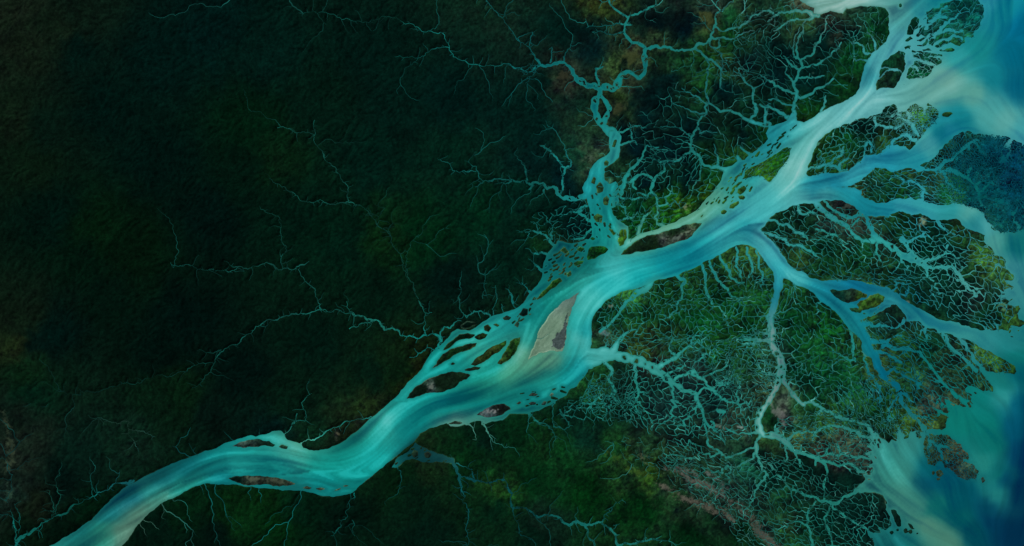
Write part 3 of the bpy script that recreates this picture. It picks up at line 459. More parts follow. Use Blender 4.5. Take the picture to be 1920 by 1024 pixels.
# sediment colours of the water (x y r g b, sRGB as seen)
WCOL = '''110 1018 30 120 115;150 1000 15 95 95;200 960 15 90 95;190 1000 35 120 105;228 1000 85 115 100;262 965 78 115 100;300 938 65 125 110;250 930 6 68 78;300 895 6 72 78;280 920 30 110 105;350 880 5 78 84;350 905 28 132 122;420 855 10 108 108;440 870 30 150 145;470 850 25 138 133;420 890 4 92 98;500 880 5 106 108;540 850 60 160 150;560 836 85 160 140;520 870 20 145 140;600 870 12 128 120;600 905 5 112 112;560 915 15 95 95;620 925 12 110 110;670 895 8 118 114;700 860 20 150 145;650 850 12 118 110;710 800 30 140 130;722 790 75 172 162;740 760 20 125 120;760 800 8 128 128;770 720 30 140 135;790 780 5 118 118;850 760 8 122 118;820 745 20 150 145;900 730 20 128 115;900 760 5 112 112;950 700 60 138 114;985 662 98 145 120;1010 682 78 140 115;1030 668 95 145 120;950 740 15 118 112;1020 710 28 128 118;1000 740 5 102 102;1060 700 8 116 118;1085 690 5 106 112;1075 650 40 150 145;1086 640 90 170 160;1097 620 8 115 122;1000 600 8 100 96;990 640 12 102 98;1030 560 12 105 98;1060 540 18 112 104;1100 520 40 138 130;1090 570 60 155 150;1080 600 30 145 140;1110 560 60 165 155;1130 530 18 138 142;1150 500 60 165 165;1200 500 32 152 155;1200 520 8 126 132;1250 490 8 138 150;1300 480 8 128 144;1320 450 30 150 160;1350 430 65 172 182;1400 400 72 182 190;1400 430 28 142 158;1380 450 50 160 165;1440 380 62 166 172;1480 350 92 176 170;1490 310 112 186 176;1510 270 92 172 165;1540 240 102 180 180;1500 260 60 150 150;1600 210 95 175 180;1630 180 112 190 195;1645 125 82 166 175;1628 140 25 115 130;1680 80 80 165 175;1700 30 72 150 150;1600 5 104 150 140;1560 10 108 148 138;1650 0 90 146 142;1690 15 82 156 150;1720 20 40 135 145;1760 0 20 129 136;1750 170 102 166 155;1700 190 96 166 160;1780 150 112 170 156;1800 110 42 146 150;1830 95 20 129 133;1860 150 12 115 129;1900 100 0 97 123;1880 20 12 124 138;1850 5 40 140 155;1915 50 0 99 131;1860 190 62 146 150;1905 165 0 91 118;1830 180 92 160 150;1890 230 92 166 160;1912 248 62 150 160;1800 225 12 119 132;1765 250 10 115 129;1850 215 72 156 155;1780 240 30 130 145;1740 270 82 166 165;1720 300 30 140 155;1650 300 30 135 160;1600 325 52 150 165;1560 340 14 110 135;1530 350 16 119 141;1580 370 26 131 142;1620 390 16 121 137;1660 395 20 130 150;1690 385 50 150 165;1740 390 50 150 160;1550 365 72 160 165;1500 370 82 170 175;1780 398 40 140 145;1820 400 82 156 150;1850 425 72 156 160;1830 420 30 124 134;1870 455 72 146 140;1900 500 60 140 142;1905 465 12 105 109;1915 540 52 130 134;1850 290 0 80 88;1900 320 0 72 88;1850 370 0 87 88;1880 400 4 91 92;1810 300 8 95 98;1900 360 0 74 90;1820 340 8 99 98;1790 300 15 113 120;1430 440 82 166 172;1450 470 62 156 170;1460 500 40 140 155;1490 520 62 150 155;1455 560 18 108 124;1445 600 62 140 145;1447 622 125 152 147;1450 680 112 142 142;1467 700 62 140 135;1455 730 130 145 140;1560 535 18 118 140;1610 535 8 102 134;1530 555 12 112 128;1600 600 20 124 134;1625 640 10 108 124;1660 700 0 88 112;1690 565 8 98 118;1680 570 50 140 145;1750 605 42 136 140;1800 625 52 140 140;1850 640 42 130 134;1900 640 30 120 124;1905 670 10 105 103;1915 700 0 84 99;1880 720 20 113 110;1885 742 42 132 130;1905 755 0 80 103;1830 740 10 113 109;1850 790 8 111 105;1800 790 10 113 105;1900 800 0 74 98;1912 850 0 54 85;1860 830 8 105 101;1845 868 32 122 116;1880 900 0 60 85;1855 905 20 104 106;1866 930 28 112 110;1872 895 8 95 94;1820 920 0 74 90;1770 900 0 74 94;1735 905 0 68 90;1740 880 0 84 96;1700 880 56 136 125;1650 900 50 130 120;1700 850 50 130 124;1660 870 46 126 120;1690 920 62 132 120;1720 950 62 130 118;1750 950 15 107 101;1740 985 76 132 115;1780 1015 72 126 110;1700 1010 18 102 104;1670 1015 18 98 100;1800 970 4 87 92;1830 1000 0 70 85;1860 980 0 49 77;1900 1000 0 43 72;1800 940 0 80 94;1850 950 0 60 81;1910 920 0 47 75;1980 300 0 88 115;1980 600 10 103 106;1980 900 0 43 72;1120 430 15 135 130;1130 390 15 120 120;1110 350 20 125 130;1155 280 42 142 140;1060 470 8 86 88;1100 500 10 98 95;1050 510 10 104 104;1000 560 15 118 118;960 600 20 124 124;930 620 30 150 145;900 660 52 160 145;930 680 20 140 130;860 690 12 122 118;800 680 10 120 115;780 710 15 120 115;1200 450 82 150 130;1240 430 95 158 135;1300 405 92 156 130;1340 370 82 150 130;1370 350 42 140 135;1400 310 30 130 135;1470 240 30 125 135;1450 260 25 124 134;1120 150 12 110 112;1150 165 14 118 116;1120 200 15 125 125;1200 110 12 108 110;1200 140 12 108 110;780 845 6 46 50;800 845 6 46 50;1120 668 62 145 140;1200 680 60 145 140;1250 700 50 140 132;400 680 14 62 56;300 710 8 44 38;200 730 6 42 38;530 450 14 62 54;600 340 18 74 66;640 360 18 74 66;700 410 14 62 54;550 500 18 72 66;850 100 14 94 90;700 35 12 66 60;700 600 24 98 88;760 530 16 66 56;1040 120 10 100 102;870 930 10 74 76;900 903 8 68 72;980 960 8 66 66;1100 985 12 86 82;1220 1010 10 72 68;1350 780 28 122 116;1425 790 92 155 146;1500 855 55 138 128;1450 815 80 150 140;1600 840 60 130 122;1300 900 60 105 92;1380 950 60 100 88;1520 960 25 95 85;1550 900 30 105 95;1480 980 28 98 84;1600 650 25 120 115;1550 640 25 115 105;1750 660 15 113 106;1700 680 8 95 105;1500 600 20 100 95;1650 470 50 155 150;1550 430 60 155 150;1750 500 55 150 145;1820 540 70 150 145;1600 470 45 145 140;1300 560 35 125 120;1220 540 60 150 140;1400 560 30 120 110;1380 620 50 140 125;1180 730 30 120 110;1300 730 50 140 132;1300 290 24 112 112;1360 150 35 115 118;1350 220 40 130 130;1500 120 32 118 116;1490 180 36 126 126;1480 40 75 130 125;1400 30 90 125 125;1360 50 35 110 105;980 340 14 84 80;1200 300 25 120 120;1200 350 30 135 130;1030 440 25 110 105;860 560 18 82 76;930 560 18 84 80;60 990 12 92 86;100 970 10 80 74;150 945 8 72 66;30 900 10 62 62;100 940 20 68 58;560 790 22 92 84;650 795 22 92 84;650 960 14 74 68;240 800 40 70 60;1000 790 24 110 102;1050 790 14 80 74;900 800 70 130 115;850 796 100 150 135'''
LCOL = '''30 30 20 30 20;150 20 11 26 18;60 90 17 28 18;110 60 15 28 18;140 90 3 22 18;300 100 2 23 20;200 200 2 21 17;30 230 14 28 17;60 300 9 26 15;90 250 6 24 17;300 300 2 20 16;100 400 2 20 15;180 430 5 28 13;150 480 3 22 13;400 400 2 18 15;30 650 25 35 17;50 600 13 26 16;70 640 3 20 17;100 620 2 20 17;50 700 9 33 17;60 740 4 31 20;200 550 3 20 13;300 650 2 17 13;250 480 4 22 11;350 600 2 17 14;500 100 3 27 22;400 50 2 24 22;600 200 4 27 19;470 240 3 28 15;520 300 8 33 17;450 330 3 23 15;700 300 3 29 22;850 300 4 32 23;750 200 3 26 21;700 100 3 26 21;850 180 2 26 23;650 450 3 30 20;600 430 3 28 18;560 400 3 26 18;720 450 9 39 17;800 450 3 36 18;900 400 3 37 22;850 520 3 24 20;950 500 3 30 22;700 550 4 26 17;600 650 3 24 17;700 700 5 28 18;750 690 8 30 15;450 700 2 17 14;550 750 5 26 17;400 780 5 22 17;340 740 7 29 15;300 760 7 29 17;250 830 11 34 24;150 850 7 29 22;60 830 20 32 24;20 850 24 32 25;30 780 14 28 21;10 900 16 29 22;20 920 20 36 30;60 950 17 26 17;120 900 3 18 15;180 960 3 29 15;50 1000 6 22 13;120 1000 3 20 12;350 960 4 31 15;450 960 7 39 15;300 1000 3 22 15;400 1010 3 19 14;560 960 3 29 17;520 975 4 36 13;500 930 7 39 14;650 970 3 22 15;770 930 5 28 17;800 1000 4 26 18;740 900 6 31 15;800 870 18 39 20;930 950 4 30 18;945 925 25 62 22;1000 900 4 36 16;1100 930 4 40 14;1200 950 4 38 14;1300 1000 3 32 14;1000 1010 4 26 18;1020 980 12 34 24;1050 850 10 50 22;1030 830 12 46 20;1100 820 6 36 26;900 830 4 28 20;960 820 5 36 18;880 850 7 42 18;1150 850 15 55 25;1155 858 35 66 25;1200 880 20 52 25;1200 850 30 58 36;1220 890 42 74 20;1280 880 26 48 32;1340 890 26 48 32;1250 915 26 48 32;1265 925 30 62 30;1300 930 26 48 32;1340 950 26 48 32;1380 960 26 48 32;1345 945 26 48 32;1420 985 26 48 32;1440 1000 26 48 32;1350 915 20 50 40;1290 905 35 60 48;1400 950 28 48 38;1340 970 14 40 22;1400 1000 5 36 16;1400 880 18 72 52;1460 950 25 74 40;1500 1000 15 54 30;1470 1000 28 72 34;1550 980 4 38 28;1450 900 5 40 30;1600 960 4 31 26;1560 900 3 28 24;1500 880 4 30 22;1530 880 3 28 24;1450 880 4 34 26;1640 970 8 34 28;1600 900 5 32 26;1640 1010 6 34 28;1080 770 4 30 22;1100 760 8 45 25;1100 730 24 72 30;1120 700 18 60 28;1180 760 10 40 28;1180 720 14 42 30;1250 760 15 38 36;1220 720 14 40 34;1350 760 12 38 36;1300 690 22 42 38;1290 720 14 36 36;1230 685 40 46 36;1170 575 20 62 30;1150 600 10 56 25;1135 625 40 66 45;1130 590 8 44 24;1300 600 8 62 25;1250 560 16 60 25;1200 580 12 58 26;1180 560 45 100 40;1350 560 12 64 25;1350 650 20 76 25;1400 620 15 78 25;1330 600 12 66 28;1400 690 20 60 30;1400 750 26 52 40;1380 790 42 56 45;1430 740 45 62 40;1200 640 38 62 25;1260 640 24 62 26;1300 520 25 70 30;1400 500 38 78 30;1400 475 48 82 35;1340 510 22 62 28;1440 560 20 75 30;1480 600 8 62 28;1475 545 20 70 30;1500 650 12 72 30;1550 620 16 84 30;1600 660 15 84 35;1500 700 6 54 30;1450 650 30 65 40;1470 650 22 52 40;1550 700 10 72 35;1600 720 15 78 40;1660 610 15 45 35;1700 640 26 72 30;1720 610 20 50 35;1690 680 26 66 30;1610 650 40 70 35;1650 680 40 72 35;1640 700 48 82 35;1750 620 18 54 30;1740 660 15 56 35;1780 690 32 56 36;1830 710 28 52 32;1860 680 52 94 35;1840 660 60 100 38;1885 690 40 80 30;1780 720 36 60 40;1750 750 62 76 60;1700 720 25 72 40;1700 780 52 92 30;1650 760 20 78 30;1600 780 26 84 30;1680 800 48 88 30;1550 790 42 82 35;1500 790 30 66 35;1530 770 20 66 30;1530 750 8 52 28;1500 830 62 82 45;1600 830 62 72 55;1620 860 55 60 54;1580 810 52 72 50;1660 815 8 36 24;1640 790 15 60 28;1560 860 52 62 50;1540 850 68 66 48;1480 800 24 60 34;1465 785 75 78 68;1455 765 60 72 60;1440 780 8 52 24;1425 840 4 32 26;1450 850 24 50 28;1430 830 40 72 34;1510 860 4 28 22;1750 790 62 88 35;1760 830 42 66 35;1790 850 62 72 46;1800 845 70 68 50;1820 890 52 70 55;1745 860 42 62 35;1820 860 60 68 50;1500 410 10 46 28;1590 390 32 56 36;1600 420 36 50 42;1575 385 40 46 40;1550 460 8 46 25;1550 420 30 44 38;1500 480 36 66 30;1460 440 10 42 28;1470 465 24 56 30;1620 470 12 64 30;1610 425 40 52 44;1640 460 30 50 36;1700 420 16 56 25;1720 410 24 50 32;1720 440 6 46 30;1800 430 26 68 30;1790 420 22 62 28;1840 470 52 98 35;1780 480 4 34 30;1740 460 4 44 30;1870 500 56 94 40;1700 520 8 50 35;1750 520 8 46 34;1800 540 6 42 30;1850 590 12 54 30;1890 590 46 84 30;1890 530 46 88 40;1860 560 20 50 36;1650 520 26 60 30;1740 560 10 50 35;1800 580 4 40 32;1830 570 24 44 36;1600 500 18 68 30;1560 520 22 62 30;1520 500 16 56 28;1595 555 32 60 40;1570 552 10 40 34;1635 568 64 104 30;1650 558 50 92 34;1560 280 15 56 22;1540 290 22 66 24;1600 260 12 62 25;1560 310 30 72 25;1620 270 8 40 28;1650 260 32 68 30;1690 230 36 78 30;1720 215 52 110 32;1740 230 42 90 36;1740 210 50 106 30;1620 240 4 30 28;1635 245 4 32 28;1665 210 8 48 38;1670 215 20 44 34;1690 240 32 60 36;1680 280 26 70 26;1660 330 25 68 30;1640 325 22 60 30;1700 330 32 60 30;1700 350 10 72 50;1680 360 20 94 35;1650 345 14 56 40;1750 370 8 34 36;1745 385 10 34 34;1780 350 10 86 52;1785 365 24 92 40;1760 340 32 60 36;1640 370 15 52 28;1610 350 40 64 26;1770 290 18 56 40;1780 300 14 40 36;1790 275 22 62 46;1800 280 8 58 55;1850 290 0 55 69;1900 300 0 53 76;1850 350 0 63 74;1900 350 0 53 77;1900 400 0 62 77;1820 310 0 56 70;1860 400 0 69 74;1880 420 8 72 67;1830 380 0 70 70;1850 400 24 72 60;1950 350 0 51 77;1800 40 10 82 70;1830 30 5 86 78;1760 40 10 66 52;1780 70 20 88 50;1750 60 8 60 50;1790 75 32 98 50;1820 10 5 72 60;1750 20 12 78 62;1815 60 14 76 60;1675 125 12 52 32;1665 155 18 48 32;1710 50 6 46 32;1725 78 14 52 36;1730 110 10 62 45;1730 130 5 80 45;1755 115 10 60 40;1710 145 14 72 40;1600 40 26 52 38;1620 20 14 48 34;1650 20 15 58 35;1650 60 6 68 30;1640 80 15 62 30;1600 60 4 34 30;1580 30 34 52 38;1560 40 36 44 35;1570 65 30 42 35;1500 40 36 62 35;1460 60 18 44 30;1510 10 54 62 46;1450 10 20 52 35;1480 30 26 62 34;1540 90 3 29 28;1480 110 2 26 28;1460 140 2 26 28;1520 150 2 30 28;1590 100 8 62 28;1600 140 16 52 25;1610 120 8 68 30;1500 210 16 58 20;1510 225 26 72 22;1520 200 12 62 22;1580 170 10 50 22;1560 190 8 38 22;1540 170 3 34 24;1450 210 3 32 28;1450 90 3 34 30;1430 50 18 40 30;1300 40 2 22 28;1280 60 2 22 28;1230 50 4 24 26;1320 35 58 66 36;1318 60 40 56 28;1335 10 24 44 38;1340 15 42 48 40;1370 30 18 64 35;1360 70 16 66 26;1400 15 32 56 35;1420 60 26 44 30;1400 70 15 48 25;1330 100 22 68 22;1350 110 30 66 26;1290 100 20 62 30;1310 110 16 60 24;1240 110 22 52 30;1200 60 14 36 28;1230 75 40 58 34;1180 110 50 58 32;1190 100 46 54 34;1160 120 42 60 30;1165 85 35 50 30;1130 5 45 62 24;1050 140 38 48 36;1060 155 34 42 32;1020 145 4 28 24;1180 165 32 44 30;1160 185 34 50 22;1160 200 42 52 32;1170 215 24 46 28;1120 100 4 26 28;1100 60 4 28 26;1050 60 3 28 24;1000 200 3 30 26;1000 250 3 30 26;950 200 3 28 24;1080 190 12 36 28;1095 200 24 42 28;1200 220 2 26 28;1250 150 4 28 28;1230 180 3 26 26;1300 130 15 52 30;1320 140 20 64 28;1325 160 16 60 26;1370 130 26 56 30;1355 115 40 58 32;1360 170 2 28 30;1400 110 8 28 30;1300 240 2 26 28;1400 250 3 26 26;1430 265 10 42 24;1425 250 10 60 24;1000 300 3 28 26;1020 400 2 28 22;980 370 3 34 26;960 430 3 30 22;1080 290 12 46 32;1105 295 44 60 40;1060 330 2 26 28;1150 340 20 50 30;1160 320 20 48 30;1140 350 26 52 30;1200 280 2 22 26;1180 240 3 26 28;1260 290 2 24 28;1210 340 2 22 28;1290 330 2 28 28;1330 330 8 52 25;1350 330 14 58 22;1320 360 52 100 16;1340 350 34 84 18;1250 370 18 78 20;1260 400 26 90 20;1290 400 40 74 40;1285 390 54 116 16;1270 380 50 100 20;1230 350 3 34 28;1200 370 5 46 28;1200 400 10 78 30;1180 420 8 68 28;1160 400 12 62 25;1220 420 20 78 22;1310 385 10 46 22;1000 430 3 34 22;1010 450 12 46 22;990 460 3 30 22;1020 490 2 28 24;1060 400 2 30 26;1080 430 2 28 28;1100 430 4 30 28;1130 465 20 88 25;1115 480 15 72 25;1050 500 40 66 28;1075 480 32 62 26;1120 410 44 76 36;1168 445 42 82 20;1130 350 34 58 30;1450 300 30 88 20;1430 320 42 94 22;1465 290 20 72 20;1400 350 52 98 30;1380 380 44 78 28;1400 300 30 70 26;1200 465 20 38 22;1230 455 20 40 22;1246 450 78 88 74;1290 430 66 84 58;1270 447 62 72 58;820 720 14 29 18;808 726 71 88 81;795 732 11 29 18;850 715 17 35 22;1065 580 101 126 112;1045 600 88 118 92;1055 625 55 70 72;1045 645 67 80 82;1040 640 50 62 66;1022 620 98 126 100;1010 650 112 134 108;1035 657 114 138 112;1062 600 64 80 78;1075 562 103 126 114;470 900 55 64 51;490 898 57 61 50;530 905 52 65 47;445 898 9 28 23;460 830 46 61 55;505 830 18 46 32;930 765 26 34 30;918 770 83 96 98;945 765 16 26 22;960 655 34 72 22;920 665 54 66 26;850 662 18 48 20;860 635 6 33 18;905 630 40 58 24;985 585 4 26 24;1215 452 18 36 22;1190 470 18 34 20;1225 462 18 38 20;1262 436 22 44 24;1280 425 30 58 34;1305 424 52 76 48;830 708 13 29 18;785 735 11 28 18;865 704 18 40 24;860 715 15 33 20;840 728 15 31 20;870 610 3 24 18;880 693 24 39 24;1030 545 34 66 22;1042 528 30 74 22;590 817 9 40 24;640 812 24 39 20;633 814 64 70 53;670 797 28 42 28;615 828 18 35 22;510 818 3 24 22;700 770 28 44 20;770 700 31 42 15'''

# centre lines that tell the water which way it runs (strength optional)
FLOW = ['60,1060 150,1000 230,945 320,895 420,868 520,868 620,885 690,855 740,790 800,745 880,735 960,700 990,650 1010,600 1050,555 1110,515 1180,500 1260,485 1340,440 1420,395 1480,345 1500,300 1530,250 1600,205 1640,150 1660,100 1690,50 1720,0 1740,-40',
 '960,740 1050,710 1085,660 1090,600 1110,560 1160,520 1220,500','700,900 640,905 580,890 480,900 400,900 330,930',
 '1640,190 1700,190 1760,170 1830,160 1880,190 1930,240','1720,150 1780,120 1830,90 1870,40 1880,-20','1700,200 1780,205 1850,215 1930,250',
 '1500,350 1560,345 1620,310 1700,300 1750,260 1800,225 1860,210 1930,240','1500,365 1570,362 1620,388 1690,382 1760,395 1810,392 1860,430 1900,500 1925,560',
 '1400,430 1440,455 1470,510 1560,535 1640,542 1700,585 1800,618 1920,650','1470,510 1460,550 1445,600 1460,670 1450,740','1530,550 1600,600 1630,650 1680,720 1730,800',
 '1560,20 1620,5 1680,-10 1740,-30','1640,830 1680,900 1740,960 1800,1040','1730,820 1740,900 1790,960 1870,1050','1800,760 1850,830 1870,900 1880,960','1850,700 1890,740 1900,820 1880,900','1920,700 1915,800 1900,900 1900,1040','1920,100 1905,200 1925,260',
 '1142,250 1130,320 1120,390 1140,460 1070,520 1010,570 950,610 880,640 810,680 760,740','1180,450 1260,425 1330,385 1380,320 1450,265 1520,235','1100,672 1200,680 1260,720','900,660 850,690 780,720']

# ------------------------------------------------------------------ raster toolbox (y is flipped to world on building)
G = 1.4
X0, Y0, X1, Y1 = -58.0, -58.0, 1978.0, 1082.0
xs = np.arange(X0, X1, G); ys = np.arange(Y0, Y1, G)
NX, NY = len(xs), len(ys)
GX, GY = np.meshgrid(xs, ys)
GX = GX.astype(np.float32); GY = GY.astype(np.float32)

def noise(x, y, scale, seed, ang=0.0, stretch=1.0):
    """smooth lattice noise, about -1..1"""
    r = np.random.default_rng(seed)
    N = 256
    t = r.random((N, N), dtype=np.float32) * 2 - 1
    if ang or stretch != 1:
        c, s = math.cos(ang), math.sin(ang)
        x, y = (x * c + y * s) / stretch, (-x * s + y * c)
    u = x / scale + 1000.37; v = y / scale + 1000.71
    iu = np.floor(u).astype(np.int64); iv = np.floor(v).astype(np.int64)
    fu = u - iu; fv = v - iv
    fu = fu * fu * (3 - 2 * fu); fv = fv * fv * (3 - 2 * fv)
    a = t[iv % N, iu % N]; b = t[iv % N, (iu + 1) % N]
    c2 = t[(iv + 1) % N, iu % N]; d = t[(iv + 1) % N, (iu + 1) % N]
    return (a + (b - a) * fu) + ((c2 + (d - c2) * fu) - (a + (b - a) * fu)) * fv

def fbm(x, y, scale, seed, octv=4, gain=0.55, ang=0.0, stretch=1.0):
    o = 0; a = 1.0; n = 0.0
    for k in range(octv):
        o = o + a * noise(x, y, scale / 2 ** k, seed + 31 * k, ang, stretch); n += a * a; a *= gain
    return o / math.sqrt(n) * 1.3

def inside(poly, x, y):
    x = np.asarray(x, float); y = np.asarray(y, float)
    r = np.zeros(x.shape, bool); n = len(poly)
    for i in range(n):
        xa, ya = poly[i]; xb, yb = poly[(i + 1) % n]
        if ya == yb: continue
        c = ((ya > y) != (yb > y)) & (x < (xb - xa) * (y - ya) / (yb - ya) + xa)
        r ^= c
    return r

def fill(poly):
    """scanline fill on the grid"""
    m = np.zeros((NY, NX), bool)
    a = poly; b = np.roll(poly, -1, 0)
    j0 = max(0, int((poly[:, 1].min() - Y0) / G)); j1 = min(NY, int((poly[:, 1].max() - Y0) / G) + 2)
    for j in range(j0, j1):
        y = ys[j]
        k = (a[:, 1] > y) != (b[:, 1] > y)
        if not k.any(): continue
        cx = np.sort(a[k, 0] + (y - a[k, 1]) * (b[k, 0] - a[k, 0]) / (b[k, 1] - a[k, 1]))
        for q in range(0, len(cx) - 1, 2):
            i0 = int(math.ceil((cx[q] - X0) / G)); i1 = int(math.ceil((cx[q + 1] - X0) / G))
            m[j, max(0, i0):max(0, i1)] = True
    return m

def stamp(D, ax, ay, ra, bx, by, rb, reach, own=None, oid=0):
    """D = min(D, distance to a tapering segment minus its radius)"""
    R = max(ra, rb) + reach
    i0 = int((min(ax, bx) - R - X0) / G); i1 = int((max(ax, bx) + R - X0) / G) + 2
    j0 = int((min(ay, by) - R - Y0) / G); j1 = int((max(ay, by) + R - Y0) / G) + 2
    if i1 <= 0 or j1 <= 0 or i0 >= NX or j0 >= NY: return
    i0 = max(i0, 0); j0 = max(j0, 0)
    px = xs[i0:i1][None, :] - ax; py = ys[j0:j1][:, None] - ay
    dx, dy = bx - ax, by - ay
    L = dx * dx + dy * dy + 1e-9
    t = np.clip((px * dx + py * dy) / L, 0, 1)
    d = np.sqrt((px - t * dx) ** 2 + (py - t * dy) ** 2) - (ra + (rb - ra) * t)
    v = D[j0:j1, i0:i1]
    if own is not None:
        o = own[j0:j1, i0:i1]; o[d < v] = oid
    np.minimum(v, d, out=v)

def wiggle(p, rough, amp, seed):
    """subdivide a 2D/3D polyline, push the mid points sideways"""
    r = np.random.default_rng(seed)
    p = np.asarray(p, float)
    for _ in range(4):
        out = [p[0]]
        for a, b in zip(p[:-1], p[1:]):
            l = math.hypot(*(b - a)[:2])
            if l > rough:
                m = (a + b) / 2
                o = (r.random() - .5) * 2 * amp * min(l, 22)
                m[0] += -(b - a)[1] / l * o; m[1] += (b - a)[0] / l * o
                out.append(m)
            out.append(b)
        p = np.array(out)
    return p

def chaikin(p, n=1):
    p = np.asarray(p, float)
    for _ in range(n):
        if len(p) < 3: return p
        q = np.empty((2 * (len(p) - 1), p.shape[1]))
        q[0::2] = p[:-1] * .75 + p[1:] * .25; q[1::2] = p[:-1] * .25 + p[1:] * .75
        q[0] = p[0]; q[-1] = p[-1]; p = q
    return p

def srgb(c):
    c = np.clip(np.asarray(c, np.float32) / 255.0, 0, 1)
    return np.where(c < .04045, c / 12.92, ((c + .055) / 1.055) ** 2.4)

# ------------------------------------------------------------------ water plan
def wavy(poly, amp, seed, close=True):
    q = np.vstack([poly, poly[:1]]) if close else poly
    q = wiggle(q, 5.0, amp, seed)
    return q[:-1] if close else q

MAIN = wavy(WATER_POLY, .07, 3)
water = fill(MAIN)
lands = {}
edge = np.full((NY, NX), 14.0, np.float32)
def ring(poly):
    b = np.roll(poly, -1, 0)
    for (ax, ay), (bx, by) in zip(poly, b): stamp(edge, ax, ay, 0, bx, by, 0, 13)
ring(MAIN)
back = wavy(BACKWATER, .12, 9); water |= fill(back); ring(back)
for k, (n, p) in enumerate(LANDS.items()):
    q = wavy(p, .12, 20 + k); water &= ~fill(q); ring(q)
ISL_C = []
for k, (s, lab, look) in enumerate(ISL):
    p = P(s)
    big = (np.ptp(p[:, 0]) + np.ptp(p[:, 1])) > 30
    q = wavy(p, .10 if big else .05, 100 + k)
    if len(q) < 40: q = chaikin(np.vstack([q, q[:1]]), 2)[:-1]
    water &= ~fill(q); ring(q)
    ISL_C.append((q, lab, look))
sdf = np.where(water, -edge, edge).astype(np.float32)      # + land, - water

# islets
isletD = np.full((NY, NX), 30.0, np.float32)
r = np.random.default_rng(5)
for s, sp, rad, keep, ang, st in ISLET_ZONES:
    poly = P(s); c, sn = math.cos(math.radians(ang)), math.sin(math.radians(ang))
    x0, y0 = poly.min(0); x1, y1 = poly.max(0)
    for yy in np.arange(y0, y1, sp):
        for xx in np.arange(x0, x1, sp):
            x = xx + (r.random() - .5) * sp; y = yy + (r.random() - .5) * sp
            if r.random() > keep or not inside(poly, x, y): continue
            R = rad * (.45 + .8 * r.random()); h = R * (st - .6 + r.random() * .6)
            a = math.radians(ang) + (r.random() - .5) * .7
            stamp(isletD, x - math.cos(a) * h, y - math.sin(a) * h, R * .8, x + math.cos(a) * h, y + math.sin(a) * h, R * .6, 8)
inw = (sdf < -1.2)
sdf = np.where(inw, np.maximum(sdf, -isletD), sdf)

# ---- channels: traced and grown
chan = np.full((NY, NX), 14.0, np.float32)       # distance to carved channels
thin = np.full((NY, NX), 14.0, np.float32)       # distance to every channel line, thin ones too
own = np.zeros((NY, NX), np.int16)               # which channel a piece of water belongs to
ribbons = []                                      # (name, polyline xyw, tone)
CARVE = 1.9
owners = ['river']; braid = np.full((NY, NX), 14.0, np.float32)
def lay(p, name, tone=0.0, newowner=False):
    oid = 0
    if newowner: owners.append(name); oid = len(owners) - 1
    for a, b in zip(p[:-1], p[1:]):
        w = (a[2] + b[2]) / 2
        if w >= CARVE: stamp(chan, a[0], a[1], a[2] / 2, b[0], b[1], b[2] / 2, 10, own, oid)
        stamp(thin, a[0], a[1], a[2] / 2, b[0], b[1], b[2] / 2, 6)
    ribbons.append((name, p, tone, len(ribbons)))

seeds = []
for k, line in enumerate(l for l in CH.strip().split('\n') if l):
    kind, rest = line.split('|')
    pts = []
    for tk in rest.split():
        if ',' in tk: pts.append([float(v) for v in tk.split(',')])
    p = np.array(pts)
    if len(p) < 2: continue
    wide = p[:, 2].mean() > 6
    p = wiggle(p, 3.0 if not wide else 7.0, .2 if not wide else .10, 300 + k)
    if p[:, 2].mean() > 3.2: p = chaikin(p, 1)
    # widths pulse so that the channel swells and pinches
    rr = np.random.default_rng(900 + k)
    ph = rr.random() * 9
    s = np.cumsum(np.r_[0, np.hypot(*np.diff(p[:, :2], axis=0).T)])
    p[:, 2] *= (1 + .16 * np.sin(s / 5.0 + ph) + .10 * np.sin(s / 2.3 + 2 * ph)) * (.80 if kind == 't' else 1)
    slim = .62 + .2 * np.clip((p[:, 0] - 700) / 700, 0, 1)
    p[:, 2] *= np.where(p[:, 2] < 5, slim, slim + (1 - slim) * np.clip((p[:, 2] - 5) / (4 if kind == 'v' else 9), 0, 1))
    name = 'tributary' if kind == 't' else ('distributary' if p[:, 2].mean() > 5 and kind == 'v' else 'creek')
    p[:, 2] *= np.where((p[:, 0] < 1000) & (p[:, 2] < 3.2), np.clip(.72 + .6 * noise(p[:, 0], p[:, 1], 15, 41), .2, 1.15), 1)
    lay(p, name, rr.random() * .5, True)
    for x_, y_, w_ in p[::2]:
        if 7 < w_ < 20 and rr.random() < .28 and x_ > 900:
            o_ = (rr.random() - .5) * w_ * .75; R_ = w_ * (.12 + .12 * rr.random()); a_ = rr.random() * 3
            stamp(braid, x_ + o_, y_ + o_ * .3, R_, x_ + o_ + math.cos(a_) * R_, y_ + o_ * .3 + math.sin(a_) * R_, R_ * .8, 6)

